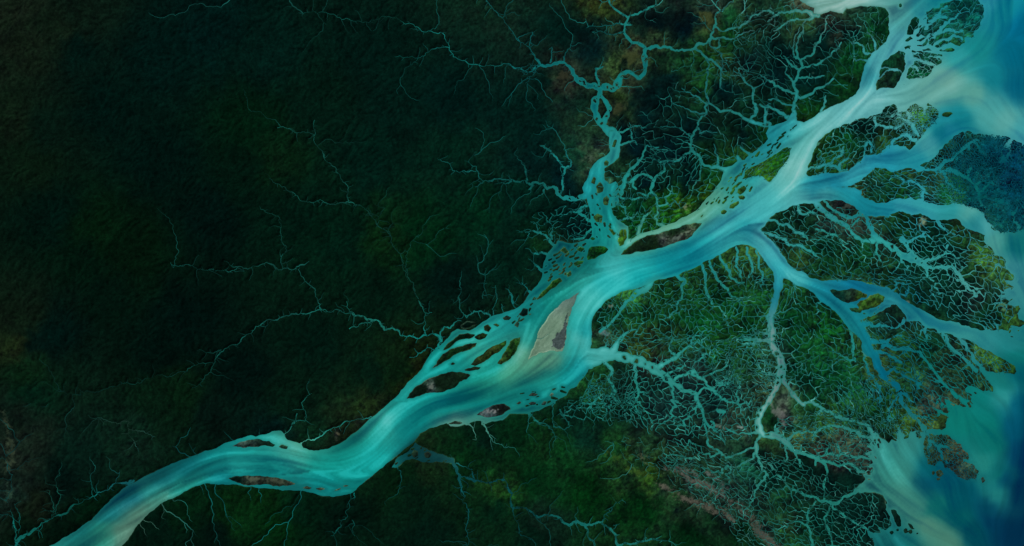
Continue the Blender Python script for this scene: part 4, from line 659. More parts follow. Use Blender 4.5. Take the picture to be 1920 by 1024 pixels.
# hairline side branches feathering the small creeks
r = np.random.default_rng(77)
for nm_, p, tone, rid_ in list(ribbons):
    if p[:, 0].mean() > 1270 or nm_ == 'distributary' or p[:, 2].mean() > 9: continue
    s_ = 0; side_ = 1
    for a, b in zip(p[:-1], p[1:]):
        l = math.hypot(*(b - a)[:2]); s_ += l
        if s_ < 7: continue
        s_ = -r.random() * 6
        if r.random() < .25: continue
        side_ = 1 if r.random() < .5 else -1
        h = math.atan2(b[1] - a[1], b[0] - a[0]) + side_ * (1.1 + .7 * (r.random() - .5)) + (math.pi if r.random() < .5 else 0)
        L_ = 6 + 26 * r.random() ** 2.2; q = [b[:2].copy()]
        n_ = max(2, int(L_ / 3.5))
        for _ in range(n_):
            h += (r.random() - .5) * 1.1; q.append(q[-1] + 3.5 * np.array([math.cos(h), math.sin(h)]))
        w_ = min(1.7, .75 + .45 * b[2] * r.random()); q = np.array(q)
        lay(np.column_stack([q, np.linspace(w_, .3, len(q))]), 'creek_network', .25 + .4 * r.random())

# tidal networks on a loosened honeycomb
land_now = lambda x, y: sdf[np.clip(((np.asarray(y) - Y0) / G).astype(int), 0, NY - 1), np.clip(((np.asarray(x) - X0) / G).astype(int), 0, NX - 1)]
def honey(poly, cell, width, keep, angd, stretch, seed):
    if width >= 1.3: cell *= .86
    r = np.random.default_rng(seed)
    poly = P(poly); c0 = poly.mean(0)
    c, s = math.cos(math.radians(angd)), math.sin(math.radians(angd))
    R = np.hypot(*(poly - c0).T).max() + 30
    a = cell / math.sqrt(3)
    nodes = {}
    def node(u, v):
        k = (round(u / a * 4), round(v / a * 4))
        if k not in nodes:
            ju, jv = (r.random(2) - .5) * cell * .66
            x = (u + ju) * stretch; y = v + jv
            X = c0[0] + x * c - y * s; Y = c0[1] + x * s + y * c
            wx = float(noise(np.array([X]), np.array([Y]), 38, seed + 1)[0]) * cell * 1.1
            wy = float(noise(np.array([X]), np.array([Y]), 38, seed + 2)[0]) * cell * 1.1
            nodes[k] = (X + wx, Y + wy)
        return nodes[k]
    nu = int(R / stretch / (1.5 * a)) + 2; nv = int(R / cell) + 2
    segs = {}
    for i in range(-nu, nu + 1):
        for j in range(-nv, nv + 1):
            cu = 1.5 * a * i; cv = cell * (j + .5 * (i & 1))
            X = c0[0] + cu * stretch * c - cv * s; Y = c0[1] + cu * stretch * s + cv * c
            if abs(X - c0[0]) > R or abs(Y - c0[1]) > R: continue
            if not inside(poly, X, Y): continue
            pts = [node(cu + a * math.cos(math.pi / 3 * q), cv + a * math.sin(math.pi / 3 * q)) for q in range(6)]
            for q in range(6):
                e = (pts[q], pts[(q + 1) % 6]); e = e if e[0] < e[1] else (e[1], e[0])
                segs[e] = 1
    # the network drains: cheapest ways to open water gather flow, so channels branch and taper
    ids = {}; pos = []; adj = {}
    for (p, q) in segs:
        for v in (p, q):
            if v not in ids: ids[v] = len(pos); pos.append(v)
        c = math.hypot(p[0] - q[0], p[1] - q[1]) * math.exp(1.3 * (r.random() - .5))
        adj.setdefault(ids[p], []).append((ids[q], c)); adj.setdefault(ids[q], []).append((ids[p], c))
    pa = np.array(pos); gx_ = np.clip(((pa[:, 0] - X0) / G).astype(int), 0, NX - 1); gy_ = np.clip(((pa[:, 1] - Y0) / G).astype(int), 0, NY - 1)
    src_ = (sdf[gy_, gx_] < 1.0) | (CH_FIELD[gy_, gx_] < 2.5)
    D_ = [1e9] * len(pos); par_ = [-1] * len(pos); fin = []; hp = [(0.0, int(v)) for v in np.nonzero(src_)[0]]
    for _, v in hp: D_[v] = 0
    dn = set()
    while hp:
        d, v = heapq.heappop(hp)
        if v in dn: continue
        dn.add(v); fin.append(v)
        for u, c in adj[v]:
            if d + c < D_[u]: D_[u] = d + c; par_[u] = v; heapq.heappush(hp, (d + c, u))
    ac = [1.0] * len(pos)
    for v in reversed(fin):
        if par_[v] >= 0: ac[par_[v]] += ac[v]
    for (p, q) in segs:
        mx, my = (p[0] + q[0]) / 2, (p[1] + q[1]) / 2
        if land_now(mx, my) < 0.3: continue
        a_, b_ = ids[p], ids[q]
        n = float(noise(np.array([mx]), np.array([my]), 30, seed + 5)[0])
        if par_[a_] == b_ or par_[b_] == a_:
            f_ = ac[a_] if par_[a_] == b_ else ac[b_]
            if f_ < 2 and r.random() > keep + .15: continue
            w1 = width * (.42 + .22 * (f_ - 1) ** .46) * (1 + .35 * n)
            if par_[a_] == b_: p, q = q, p            # from the outlet upwards
            wa_, wb_ = w1 * 1.15, w1 * .8
        else:
            if r.random() > keep * (1.02 + .35 * n): continue
            wa_ = wb_ = width * (.34 + .42 * r.random() ** 2)
        l = math.hypot(q[0] - p[0], q[1] - p[1])
        o1, o2 = (r.random(2) - .5) * .26 * l
        nx, ny = -(q[1] - p[1]) / (l + 1e-6), (q[0] - p[0]) / (l + 1e-6)
        wm = (wa_ + wb_) / 2
        line = np.array([[p[0], p[1], wa_ * 1.3], [p[0] * .66 + q[0] * .34 + nx * o1, p[1] * .66 + q[1] * .34 + ny * o1, wm * .9],
                         [p[0] * .34 + q[0] * .66 + nx * o2, p[1] * .34 + q[1] * .66 + ny * o2, wm * .9], [q[0], q[1], wb_ * 1.3]])
        lay(chaikin(line, 1), 'tidal_creeks', r.random())
CH_FIELD = thin.copy()
for k, z in enumerate(NETS): honey(*z, seed=500 + 7 * k)

# ---- drainage: every point of the land finds the easiest way to water
DS = 5.2
dxs = np.arange(-50, 1970, DS); dys = np.arange(-50, 1075, DS)
MX, MY = np.meshgrid(dxs, dys)
r = np.random.default_rng(42)
MX = MX + (r.random(MX.shape) - .5) * DS * .8; MY = MY + (r.random(MY.shape) - .5) * DS * .8
ny_, nx_ = MX.shape
at = lambda F, x, y: F[np.clip(((y - Y0) / G).astype(int), 0, NY - 1), np.clip(((x - X0) / G).astype(int), 0, NX - 1)]
wetN = (at(sdf, MX, MY) < 0) | (at(thin, MX, MY) < 1.2)
rough = np.exp(1.1 * fbm(MX, MY, 26, 77, 3) + .5 * (r.random(MX.shape) * 2 - 1))
N = nx_ * ny_
fx = MX.ravel(); fy = MY.ravel(); fr = rough.ravel(); src = wetN.ravel()
dist = np.full(N, 1e18); parent = np.full(N, -1)
heap = []
for i in np.nonzero(src)[0]: dist[i] = 0; heap.append((0.0, int(i)))
heapq.heapify(heap)
NB = [(-1, -1), (0, -1), (1, -1), (-1, 0), (1, 0), (-1, 1), (0, 1), (1, 1)]
distl = dist.tolist(); par = parent.tolist(); fxl = fx.tolist(); fyl = fy.tolist(); frl = fr.tolist(); order = []
done = bytearray(N)
while heap:
    d, i = heapq.heappop(heap)
    if done[i]: continue
    done[i] = 1; order.append(i)
    ix, iy = i % nx_, i // nx_
    for ax, ay in NB:
        jx, jy = ix + ax, iy + ay
        if jx < 0 or jy < 0 or jx >= nx_ or jy >= ny_: continue
        j = jy * nx_ + jx
        if done[j]: continue
        l = math.hypot(fxl[i] - fxl[j], fyl[i] - fyl[j])
        nd = d + l * (frl[i] + frl[j]) * .5
        if nd < distl[j]: distl[j] = nd; par[j] = i; heapq.heappush(heap, (nd, j))
# how readily small creeks show, by place
DEN = '''30 30 0.00875;300 300 0.007;100 600 0.007;300 700 0.014;60 950 0.35;200 850 0.35;400 900 0.35;350 970 0.35;500 600 0.0525;500 450 0.07;480 200 0.021;600 350 0.042;700 600 0.07;650 750 0.0525;800 500 0.105;800 300 0.035;950 450 0.4;950 350 0.48;900 520 0.56;1000 500 0.72;1050 400 0.8;1000 300 0.56;900 250 0.096;950 150 0.28;1050 250 0.48;1050 60 0.24;850 80 0.0525;700 100 0.028;1150 100 0.72;1200 220 0.72;1300 250 0.96;1400 180 1.04;1500 120 1.12;1300 50 0.48;1400 60 0.72;1500 30 0.8;1600 80 0.4;1600 160 0.4;1250 350 0.96;1330 350 0.4;1200 400 0.8;1560 280 0.64;1300 600 0.8;1400 700 0.8;1300 780 0.96;1200 800 0.96;1100 800 0.64;1000 820 0.4;900 850 0.32;1050 920 0.096;1200 960 0.048;1350 1010 0.08;950 980 0.28;1100 1010 0.32;700 950 0.0875;600 960 0.105;1300 880 1.04;1450 900 0.8;1600 950 0.64;1700 450 0.64;1700 650 0.48;1850 350 0.08;800 950 0.105;780 680 0.0875;560 780 0.105'''
den = np.array([[float(v) for v in t.split()] for t in DEN.split(';')])
def idw(px, py, pts, vals, power=2.5, soft=12.0, rad=None):
    out = np.zeros((px.size, vals.shape[1])); wsum = np.zeros(px.size)
    x = px.ravel(); y = py.ravel()
    for k in range(len(pts)):
        w = ((x - pts[k, 0]) ** 2 + (y - pts[k, 1]) ** 2 + soft * soft) ** (-power / 2)
        if rad is not None and rad[k] > 0: w = w * 5 * np.exp(-((x - pts[k, 0]) ** 2 + (y - pts[k, 1]) ** 2) / rad[k] ** 2)
        out += w[:, None] * vals[k]; wsum += w
    return (out / wsum[:, None]).reshape(px.shape + (vals.shape[1],))
dmap = idw(MX, MY, den[:, :2], den[:, 2:3], 3.0, 30)[..., 0].ravel()
innet = np.zeros(MX.shape, bool)
for z_ in NETS:
    if z_[3] >= .7: innet |= inside(P(z_[0]), MX, MY)
acc = np.array(dmap) * np.where(innet.ravel(), .22, 1) * np.where((fx > 1400) & (fy > 400) & (fy < 850), .45, 1.0); acc0 = np.ones(N)
near = (at(thin, MX, MY) < 5.5).ravel()
thr = np.clip(dmap * 4, .12, 1) * np.where((fx < 420) & (fy < 760), .25, 1)
for i in reversed(order):
    p_ = par[i]
    if p_ >= 0: acc[p_] += acc[i]; acc0[p_] += acc0[i]
kids = {}
for i in order:
    if par[i] >= 0: kids.setdefault(par[i], []).append(i)
TH = 5.0
used = bytearray(N)
drain = np.full((NY, NX), 9.0, np.float32)
# main stems first
for i in order:
    p_ = par[i]
    if p_ < 0: continue
    if acc0[i] >= 3: stamp(drain, fxl[i], fyl[i], 0, fxl[p_], fyl[p_], 0, 7)
for i in order:
    if par[i] < 0 or used[i] or acc[i] * thr[i] < TH: continue
    chain = [par[i], i]; used[i] = 1; j = i
    while True:
        ks = [q for q in kids.get(j, []) if acc[q] * thr[q] >= TH and not used[q]]
        if not ks: break
        j = max(ks, key=lambda q: acc[q]); used[j] = 1; chain.append(j)
    ww = lambda q: min(2.0, .25 * max(acc[q] * thr[q] - TH + .6, .1) ** .42)
    p = np.array([[fxl[q], fyl[q], ww(q)] for q in chain[1:]])
    p = np.vstack([[fxl[chain[0]], fyl[chain[0]], p[0, 2]], p])
    p[-1, 2] *= .4
    if len(p) < 3 and p[0, 2] < .7: continue
    lay(chaikin(wiggle(p, 5.0, .13, 5000 + i), 2), 'creek_network', r.random())

SEA_LINE = P('1480,-80 1500,6 1600,20 1670,20 1722,20 1700,80 1700,160 1720,200 1770,225 1775,265 1850,392 1890,440 1890,520 1915,610 1890,650 1905,695 1860,700 1790,760 1735,806 1690,805 1640,810 1600,920 1640,1100 2300,1100 2300,-80')
in_sea = inside(SEA_LINE, GX, GY)
in_sea0 = in_sea & (thin > 2)
ragged = fbm(GX, GY, 9, 11, 3)
shore_amp = np.clip((GX - 1000) / 700, .25, 1.0)
chan = np.maximum(chan, np.where((chan < -.8) & (braid < 3), -braid, -99))
sd_all = np.minimum(sdf, chan)                 # water where either says so
sd_all = np.where((sdf < 0) & (chan > 0), sdf, sd_all)
sd = sd_all + ragged * (.75 + .6 * np.clip((GX - 1550) / 150, 0, 1)) * shore_amp * np.clip(1 - np.abs(sd_all) / 6, 0, 1)
sd += np.where((sd < -.8) & (sd > -8) & (GX > 1560) & (sdf < 0) & (in_sea0), np.clip(noise(GX, GY, 6.5, 811) - .45, 0, 1) * 16 * np.clip(fbm(GX, GY, 40, 812, 2), 0, 1), 0)
sd += np.where((GX > 1600), .9 * noise(GX, GY, 17, 813) * np.clip(1 - np.abs(sd) / 7, 0, 1), 0)
isw = sd < 0
dany = np.minimum(sd, thin)                    # distance to any water line at all

# ------------------------------------------------------------------ flow streaks in the water (line integral convolution)
LS = 2.4
lx = np.arange(X0, X1 + LS, LS); ly = np.arange(Y0, Y1 + LS, LS)
LX, LY = np.meshgrid(lx, ly)
fp = []; fv = []
for s in FLOW:
    p = chaikin(P(s), 2)
    for a, b in zip(p[:-1], p[1:]):
        l = np.hypot(*(b - a)); n = max(1, int(l / 14))
        for q in range(n):
            fp.append(a + (b - a) * (q + .5) / n); fv.append((b - a) / (l + 1e-9))
fp = np.array(fp); fv = np.array(fv)
CX, CY = np.meshgrid(np.arange(X0, X1 + 12, 12), np.arange(Y0, Y1 + 12, 12))
V = idw(CX, CY, fp, fv, 3.4, 5.0)
def upsample(C, x, y, x0=X0, y0=Y0, st=12.0):
    u = (x - x0) / st; v = (y - y0) / st
    iu = np.clip(u.astype(int), 0, C.shape[1] - 2); iv = np.clip(v.astype(int), 0, C.shape[0] - 2)
    fu = np.clip(u - iu, 0, 1)[..., None]; fv_ = np.clip(v - iv, 0, 1)[..., None]
    C = C if C.ndim == 3 else C[..., None]
    return (C[iv, iu] * (1 - fu) + C[iv, iu + 1] * fu) * (1 - fv_) + (C[iv + 1, iu] * (1 - fu) + C[iv + 1, iu + 1] * fu) * fv_
VV = upsample(V, LX, LY).astype(np.float32)
turb = fbm(LX, LY, 70, 91, 3)
seaw = np.clip((LX - 1480) / 300, 0, 1)
th = np.arctan2(VV[..., 1], VV[..., 0]) + turb * (.12 + .35 * seaw)
U = np.stack([np.cos(th), np.sin(th)], -1).astype(np.float32)
def lic(src, steps, h):
    o = src.copy(); wt = 1.0
    for sgn in (1, -1):
        x = np.broadcast_to(np.arange(src.shape[1], dtype=np.float32)[None, :], src.shape).copy()
        y = np.broadcast_to(np.arange(src.shape[0], dtype=np.float32)[:, None], src.shape).copy()
        for k in range(steps):
            ix = np.clip(x, 0, src.shape[1] - 1).astype(np.int32); iy = np.clip(y, 0, src.shape[0] - 1).astype(np.int32)
            u = U[iy, ix]; x += sgn * h * u[..., 0]; y += sgn * h * u[..., 1]
            ix = np.clip(x, 0, src.shape[1] - 1).astype(np.int32); iy = np.clip(y, 0, src.shape[0] - 1).astype(np.int32)
            w = math.cos(k / steps * math.pi / 2) ** 1.0
            o += w * src[iy, ix]
            wt += w
    return o / wt
n1 = noise(LX, LY, 4.2, 201).astype(np.float32) + .6 * rng.standard_normal(LX.shape).astype(np.float32)
n2 = noise(LX, LY, 13, 202).astype(np.float32)
n3 = noise(LX, LY, 30, 203).astype(np.float32)
s1 = lic(n1, 22, 1.0); s2 = lic(n2, 26, 1.6); s3 = lic(n3, 22, 2.2)
inW = at(sd, LX, LY) < 0
nz = lambda a: (a - a[inW].mean()) / a[inW].std()
streak = .34 * nz(s1) + .7 * nz(s2) + .6 * nz(s3)
streak = streak / streak[inW].std()

# ------------------------------------------------------------------ colours
def table(t): return np.array([[float(v) for v in q.split()] for q in t.replace('\n', '').split(';') if q.strip()])
wt_ = table(WCOL); lt_ = table(LCOL)
wmap = idw(CX, CY, wt_[:, :2], wt_[:, 2:], 4.2, 4.5)
c8x, c8y = np.meshgrid(np.arange(X0, X1 + 8, 8), np.arange(Y0, Y1 + 8, 8))
lrad = np.zeros(len(lt_))
for q_, lab, look in ISL_C:
    if np.ptp(q_[:, 0]) * np.ptp(q_[:, 1]) > 7000 and q_[:, 0].mean() > 1700: continue
    m_ = inside(q_, lt_[:, 0], lt_[:, 1])
    lrad[m_] = min(26, max(7, .22 * (np.ptp(q_[:, 0]) + np.ptp(q_[:, 1]))))
for t in '633 814;1290 905;670 797;885 0;1245 450'.split(';'):
    a_, b_ = map(float, t.split()); lrad[(lt_[:, 0] == a_) & (lt_[:, 1] == b_)] = 7
m_ = (lt_[:, 2] > 85) & (lt_[:, 0] < 1330) & (lt_[:, 1] < 900) & ((lt_[:, 0] < 985) | (lt_[:, 0] > 1080)); lrad[m_] = 6
c8x, c8y = np.meshgrid(np.arange(X0, X1 + 5, 5), np.arange(Y0, Y1 + 5, 5))
isl_pt = np.zeros(len(lt_), bool)
for q_, lab, look in ISL_C:
    if q_[:, 0].mean() < 1560: isl_pt |= inside(q_, lt_[:, 0], lt_[:, 1])
mp = ~isl_pt
lmap = idw(c8x, c8y, lt_[mp, :2], lt_[mp, 2:], 3.8, 9.0, lrad[mp])
imap = idw(c8x, c8y, lt_[isl_pt, :2], lt_[isl_pt, 2:], 3.8, 4.0)
LG = np.array(LIGHT, np.float32)
wm_l = upsample(wmap, LX, LY).astype(np.float32)
for _c in range(3):
    sm = lic(np.ascontiguousarray(wm_l[..., _c]), 16, 1.5)
    q_ = np.clip(.6 - .35 * (LX - 1650) / 120, .25, .6)
    wm_l[..., _c] = sm * q_ + wm_l[..., _c] * (1 - q_)
def wbase(x, y): return upsample(wm_l, x, y, X0, Y0, LS)

def water_colour(x, y, calm=1.0):
    k = wbase(x + 4 * noise(x, y, 24, 61), y + 4 * noise(x, y, 24, 62))
    st = upsample(streak[..., None], x, y, X0, Y0, LS)[..., 0]
    open_ = np.clip(-at(sd, x, y) / 7.0, 0, 1)
    sea = np.clip((x - 1700) / 120, 0, 1)
    st = np.clip(st, -2.2, 2.0)
    cr = np.clip(1 - (-at(sd, x, y) - .9) / 1.6, 0, 1) * np.clip((x - 1000) / 150, 0, 1) * np.clip((1700 - x) / 100, 0, 1) * (at(sdf, x, y) > 0) * .7
    bas = np.clip(1 - np.hypot((x - 1350) / 330, (y - 190) / 210), 0, .6)[..., None]
    k = k * (1 - cr[..., None]) + (np.array([34, 124, 114]) - bas * np.array([12, 34, 30])) * cr[..., None]
    sea = np.clip((x - 1640) / 100, 0, 1) if np.ndim(x) else sea
    amp = (.01 + .155 * open_) * (1 - .72 * sea)
    f = np.exp(st * amp)
    pale = np.clip(st - .9, 0, 2.2)[..., None] * (open_ * (1 - .9 * sea))[..., None]
    k = k * .96 * f[..., None] + pale * np.array([12, 7, 7]) * calm
    k = np.where(k > 150, 150 + 42 * np.tanh((k - 150) / 60), k)
    dk = np.clip(-st - .3, 0, 2)[..., None] * open_[..., None]
    k = k + dk * np.array([-6, -5, 1])
    return k

def to_albedo(k, gain=1.0):
    return np.clip(srgb(k) / LG * gain, 0, .92).astype(np.float32)

sandy = np.zeros((NY, NX), np.float32); cv_isl = np.zeros((NY, NX), bool)
for q, lab, look in ISL_C:
    if q[:, 0].mean() < 1560: cv_isl |= fill(q)
    if look == 's': sandy = np.maximum(sandy, fill(q).astype(np.float32))

wa = np.where(cv_isl, 2.5, 11); lx_ = GX + wa * fbm(GX, GY, 30, 401, 4); ly_ = GY + wa * fbm(GX, GY, 30, 402, 4)
land = np.where(cv_isl[..., None], upsample(imap, lx_, ly_, X0, Y0, 5.0), upsample(lmap, lx_, ly_, X0, Y0, 5.0)).astype(np.float32)
n_a = fbm(GX, GY, 46, 411, 5, .62); n_b = fbm(GX, GY, 14, 412, 4, .7); n_c = fbm(GX, GY, 5, 413, 2, .9)
n_d = fbm(GX, GY, 22, 414, 4, .6)
lumin = land.mean(-1)
vary = np.clip((lumin - 16) / 26, 0, 1)
# drainage lines carry lusher, paler growth
dr = np.clip(1 - drain / 2.6, 0, 1)
n_f = noise(GX, GY, 2.6, 471) + .8 * rng.standard_normal(GX.shape).astype(np.float32) * .6
rid = np.clip(drain, 0, 5) / 5
f = .93 + (.06 + .08 * vary) * n_a + (.10 + .12 * vary) * n_b + (.10 + .12 * vary) * n_c + (.13 + .05 * vary) * n_f - .10 * (rid - .4)
land = land * np.clip(f, .35, 2.2)[..., None]
dkp = np.clip(fbm(GX, GY, 24, 421, 4, .6) * 2 - .3, 0, 1) * np.clip((GX - 1000) / 150, 0, 1) * (1 - .8 * cv_isl)
land = land * (1.05 - .42 * dkp[..., None] * np.array([1, .85, .7]))
land[..., 0] += (np.clip(n_d, 0, 2) * 7 * vary) * np.clip(1 - land[..., 2] / 120, 0, 1)
land[..., 1] += (np.clip(-n_d, 0, 2) * 5 * vary)
land[..., 2] += np.clip(-n_b, 0, 2) * 5 * vary
land += (dr * (1.0 + 3.5 * vary))[..., None] * np.array([.6, 1.2, .7])
# reddish brown mangrove fringe and pale foreshore, uneven
fr_ = np.clip(1 - np.abs(sd - 1.6) / 1.8, 0, 1) * np.clip(fbm(GX, GY, 18, 431, 3) + .25, 0, 1.4) * np.clip((GX - 700) / 500, .3, 1)
land += fr_[..., None] * np.array([11, 5, 1])
bank = np.clip(1 - np.abs(sd - .4) / 1.1, 0, 1) * np.clip(fbm(GX, GY, 26, 432, 3) + .4 * cv_isl + .25, 0, 1.3) * (sdf < 3) * (GX < 1660)
land += bank[..., None] * np.array([40, 48, 40])
# bare clearings
clr = np.clip(fbm(GX, GY, 15, 441, 4, .7) - 1.55, 0, 1) * np.clip((GX - 1000) / 300, 0, 1) * (vary > .15)
land += clr[..., None] * np.array([70, 62, 55])
lum_ = land.mean(-1, keepdims=True)
land = land + (lum_ * np.array([.9, 1.25, .95]) - land) * (.10 * vary[..., None]) + np.array([-2, -2, 1]) * vary[..., None]
SPOTS = '''808 726 9 5 -20 104 108 100;920 770 10 5 -20 124 120 122;1246 450 8 5 -30 104 102 98;1268 446 12 4 -15 80 90 82;1290 434 12 3 -25 98 108 92;1143 575 9 4 -20 104 118 108;1130 624 9 5 30 84 104 106;1465 783 9 17 -35 96 94 92;1452 770 5 12 -20 84 90 84;1390 801 7 3 10 120 136 130
1729 418 5 9 20 120 134 108;1285 388 8 6 20 96 104 80;1105 297 10 6 0 60 76 62;634 814 6 4 0 92 84 66;516 901 22 5 8 66 70 58;478 898 18 4 0 74 82 66;1240 690 10 5 40 46 44 36;1700 568 4 3 0 110 120 110;1530 270 5 3 0 60 120 100;1145 345 7 7 30 60 110 86;1880 575 10 7 20 74 118 84;885 653 10 3 -30 80 96 50
1325 35 16 12 20 56 62 36;1180 112 18 12 -20 52 58 34;1055 142 14 9 20 46 46 34;1160 205 16 9 -20 46 50 32;1575 66 14 8 10 32 42 34;1590 388 14 8 30 56 62 56;1612 428 16 10 40 46 58 48;1350 800 10 4 20 90 96 86'''
for t in SPOTS.replace('\n', ';').split(';'):
    x_, y_, rx_, ry_, a_, r_, g_, b_ = map(float, t.split()); a_ = math.radians(a_)
    m = (np.abs(GX - x_) < rx_ * 2 + ry_ * 2) & (np.abs(GY - y_) < rx_ * 2 + ry_ * 2)
    dx_, dy_ = GX[m] - x_, GY[m] - y_
    d_ = np.hypot((dx_ * math.cos(a_) + dy_ * math.sin(a_)) / rx_, (-dx_ * math.sin(a_) + dy_ * math.cos(a_)) / ry_)
    k_ = np.clip((1.05 - d_ + .55 * n_c[m] + .45 * n_b[m]) * 1.8, 0, 1)[:, None] * .85
    land[m] = land[m] * (1 - k_) + np.array([r_, g_, b_]) * k_
RIDGES = ['1228,906,3 1245,912,5 1262,920,5 1282,936,7 1310,941,8 1335,953,9 1360,963,8 1372,972,6|84 76 68', '1250,878,4 1285,893,5 1310,908,9 1335,915,10 1360,933,8 1385,950,8 1410,975,9 1424,1000,10 1444,1016,10 1475,1040,8|78 72 66',
 '1192,845,3 1205,860,5 1215,872,3 1232,880,1|80 80 62', '1268,876,4 1290,886,5 1305,894,4|74 70 66', '1330,890,6 1352,905,6 1362,915,3|80 78 76', '8,775,3 14,805,5 22,838,7 24,860,8 12,880,5|50 58 44', '14,905,5 17,925,6 12,945,4|42 62 50', '1140,850,5 1155,858,6 1170,866,3|42 62 24', '1175,880,3 1210,890,7 1232,898,6|50 72 28']
for t in RIDGES:
    pl, cc = t.split('|'); p_ = np.array([[float(v) for v in q.split(',')] for q in pl.split()])
    rd = np.full((NY, NX), 30.0, np.float32)
    for a_, b_ in zip(p_[:-1], p_[1:]): stamp(rd, a_[0], a_[1], a_[2], b_[0], b_[1], b_[2], 14)
    m = rd < 14
    fil = fbm(GX[m], GY[m], 7, 481, 4, .8, ang=.65, stretch=2.4)
    k_ = (np.clip(-rd[m] / 6 + .08 + .8 * fil + .5 * n_f[m] - .3 * n_c[m], 0, 1) * .8)[:, None]
    land[m] = land[m] * (1 - k_) + np.array([float(v) for v in cc.split()]) * k_ * (1 + .18 * np.clip(fil, -1, 2))[:, None]
MUD = P('1066,585 1063,600 1064,617 1059,640 1057,653 1046,656 1032,652 1036,640 1043,629 1054,618 1058,606 1062,594')
gxx = GX + 2.5 * n_c; gyy = GY + 2.5 * n_b
mud = inside(MUD, gxx[sandy > 0], gyy[sandy > 0])
fil_ = fbm(GX[sandy > 0], GY[sandy > 0], 10, 491, 4, .8, ang=-1.05, stretch=3.5)
bs = np.array([104., 128, 108]) + fil_[:, None] * np.array([10, 9, 9]) + np.array([-20., -24, -10]) * np.clip((600 - GY[sandy > 0]) / 40, 0, 1)[:, None]
bs = np.where(mud[:, None], np.array([58., 68, 68]) + fil_[:, None] * 9 + np.random.default_rng(3).standard_normal(len(bs))[:, None] * 7, bs)
edge_ = np.clip(1 - np.abs(sd[sandy > 0] - 1.2) / 1.4, 0, 1) * (GX[sandy > 0] < 1040)
bs = bs + edge_[:, None] * np.array([34, 40, 34]) + np.clip(n_a[sandy > 0], -2, 2)[:, None] * 6
land[sandy > 0] = bs
land = np.clip(land, [0, 6, 6], [215, 215, 205])
# mud and wet sand on the big bar
grain = fbm(GX, GY, 7, 451, 4, .8, ang=-.9, stretch=2.2)
land = np.where(sandy[..., None] > 0, land + (grain * 7)[..., None], land)
land *= (.90 + .10 * np.clip((GX - 850) / 250, 0, 1))[..., None]
LAND_ALB = to_albedo(land, 1.0)

# ------------------------------------------------------------------ heights
up = np.clip(sd, 0, 14)
hills = np.clip((1500 - GX) / 900, 0, 1) * np.clip((dany - 2) / 12, 0, 1)
far = np.clip(dany, 0, 14) / 14
tall = .45 + .55 * np.clip((GX - 850) / 400, 0, 1)
z = tall * (1.25 * (1 - np.exp(-up / 1.3)) + .5 * n_c * np.clip(up / 2, 0, 1) + .5 * n_b * np.clip(up / 4, 0, 1))
z += hills * (1.3 * fbm(GX, GY, 60, 461, 4, .55) + 1.3)
z += np.clip(drain, 0, 6) * .36 * np.clip(dany / 5, 0, 1) * np.clip(1.25 - GX / 1700, .25, 1)
z = np.where(sandy > 0, .45 * (1 - np.exp(-up / 3)) + .05 * grain, z)
z = np.where(thin < 0.9, np.minimum(z, .10), z)
z = np.where((thin >= .9) & (thin < 3), np.minimum(z, .1 + (thin - .9) * .6), z)
z = np.where(sd < 0, np.maximum(sd * .8, -2.4), np.maximum(z, .03))
z = z.astype(np.float32)

# ------------------------------------------------------------------ land components
lab_img = np.zeros((NY, NX), np.int32)
runs = []; prev = []; uf = [0]
def find(a):
    while uf[a] != a: uf[a] = uf[uf[a]]; a = uf[a]
    return a
for j in range(NY):
    row = ~isw[j]
    d_ = np.diff(np.r_[0, row.astype(np.int8), 0])
    st_ = np.nonzero(d_ == 1)[0]; en_ = np.nonzero(d_ == -1)[0]
    cur = []; pi = 0
    for a, b in zip(st_.tolist(), en_.tolist()):
        while pi < len(prev) and prev[pi][1] <= a: pi += 1
        q = pi; l = 0
        while q < len(prev) and prev[q][0] < b:
            pl = find(prev[q][2])
            if l == 0: l = pl
            elif pl != l: uf[max(pl, l)] = min(pl, l); l = min(pl, l)
            q += 1
        if l == 0: uf.append(len(uf)); l = len(uf) - 1
        cur.append((a, b, l)); lab_img[j, a:b] = l
    prev = cur
root_of = np.array([find(i) for i in range(len(uf))])
lab_img = root_of[lab_img]
cnt = np.bincount(lab_img.ravel()); cnt[0] = 0
land_lab = lab_img.copy()
for _ in range(3):                                   # underwater skirts
    for sh, ax in ((1, 0), (-1, 0), (1, 1), (-1, 1)):
        rolled = np.roll(land_lab, sh, ax); m = (land_lab == 0) & (rolled > 0); land_lab[m] = rolled[m]
fl = np.maximum(np.maximum(land_lab[:-1, :-1], land_lab[1:, :-1]), np.maximum(land_lab[:-1, 1:], land_lab[1:, 1:]))

# ------------------------------------------------------------------ building meshes
def new_mesh(name, V_, F_, col=None, smooth=True):
    me = bpy.data.meshes.new(name)
    nV, nF = len(V_), len(F_)
    me.vertices.add(nV); me.vertices.foreach_set('co', np.ascontiguousarray(V_, np.float32).ravel())
    k = F_.shape[1]
    me.loops.add(nF * k); me.loops.foreach_set('vertex_index', np.ascontiguousarray(F_, np.int32).ravel())
    me.polygons.add(nF)
    me.polygons.foreach_set('loop_start', np.arange(0, nF * k, k, dtype=np.int32))
    me.update(calc_edges=True)
    me.polygons.foreach_set('use_smooth', np.full(nF, smooth, bool))
    if col is not None:
        at_ = me.attributes.new('Col', 'FLOAT_COLOR', 'POINT')
        c4 = np.ones((nV, 4), np.float32); c4[:, :3] = col
        at_.data.foreach_set('color', c4.ravel())
    return me

def put(name, me, mat, parent=None, **props):
    o = bpy.data.objects.new(name, me)
    if me is not None: me.materials.append(mat)
    S.collection.objects.link(o)
    if parent is not None: o.parent = parent
    for k, v in props.items(): o[k] = v
    return o

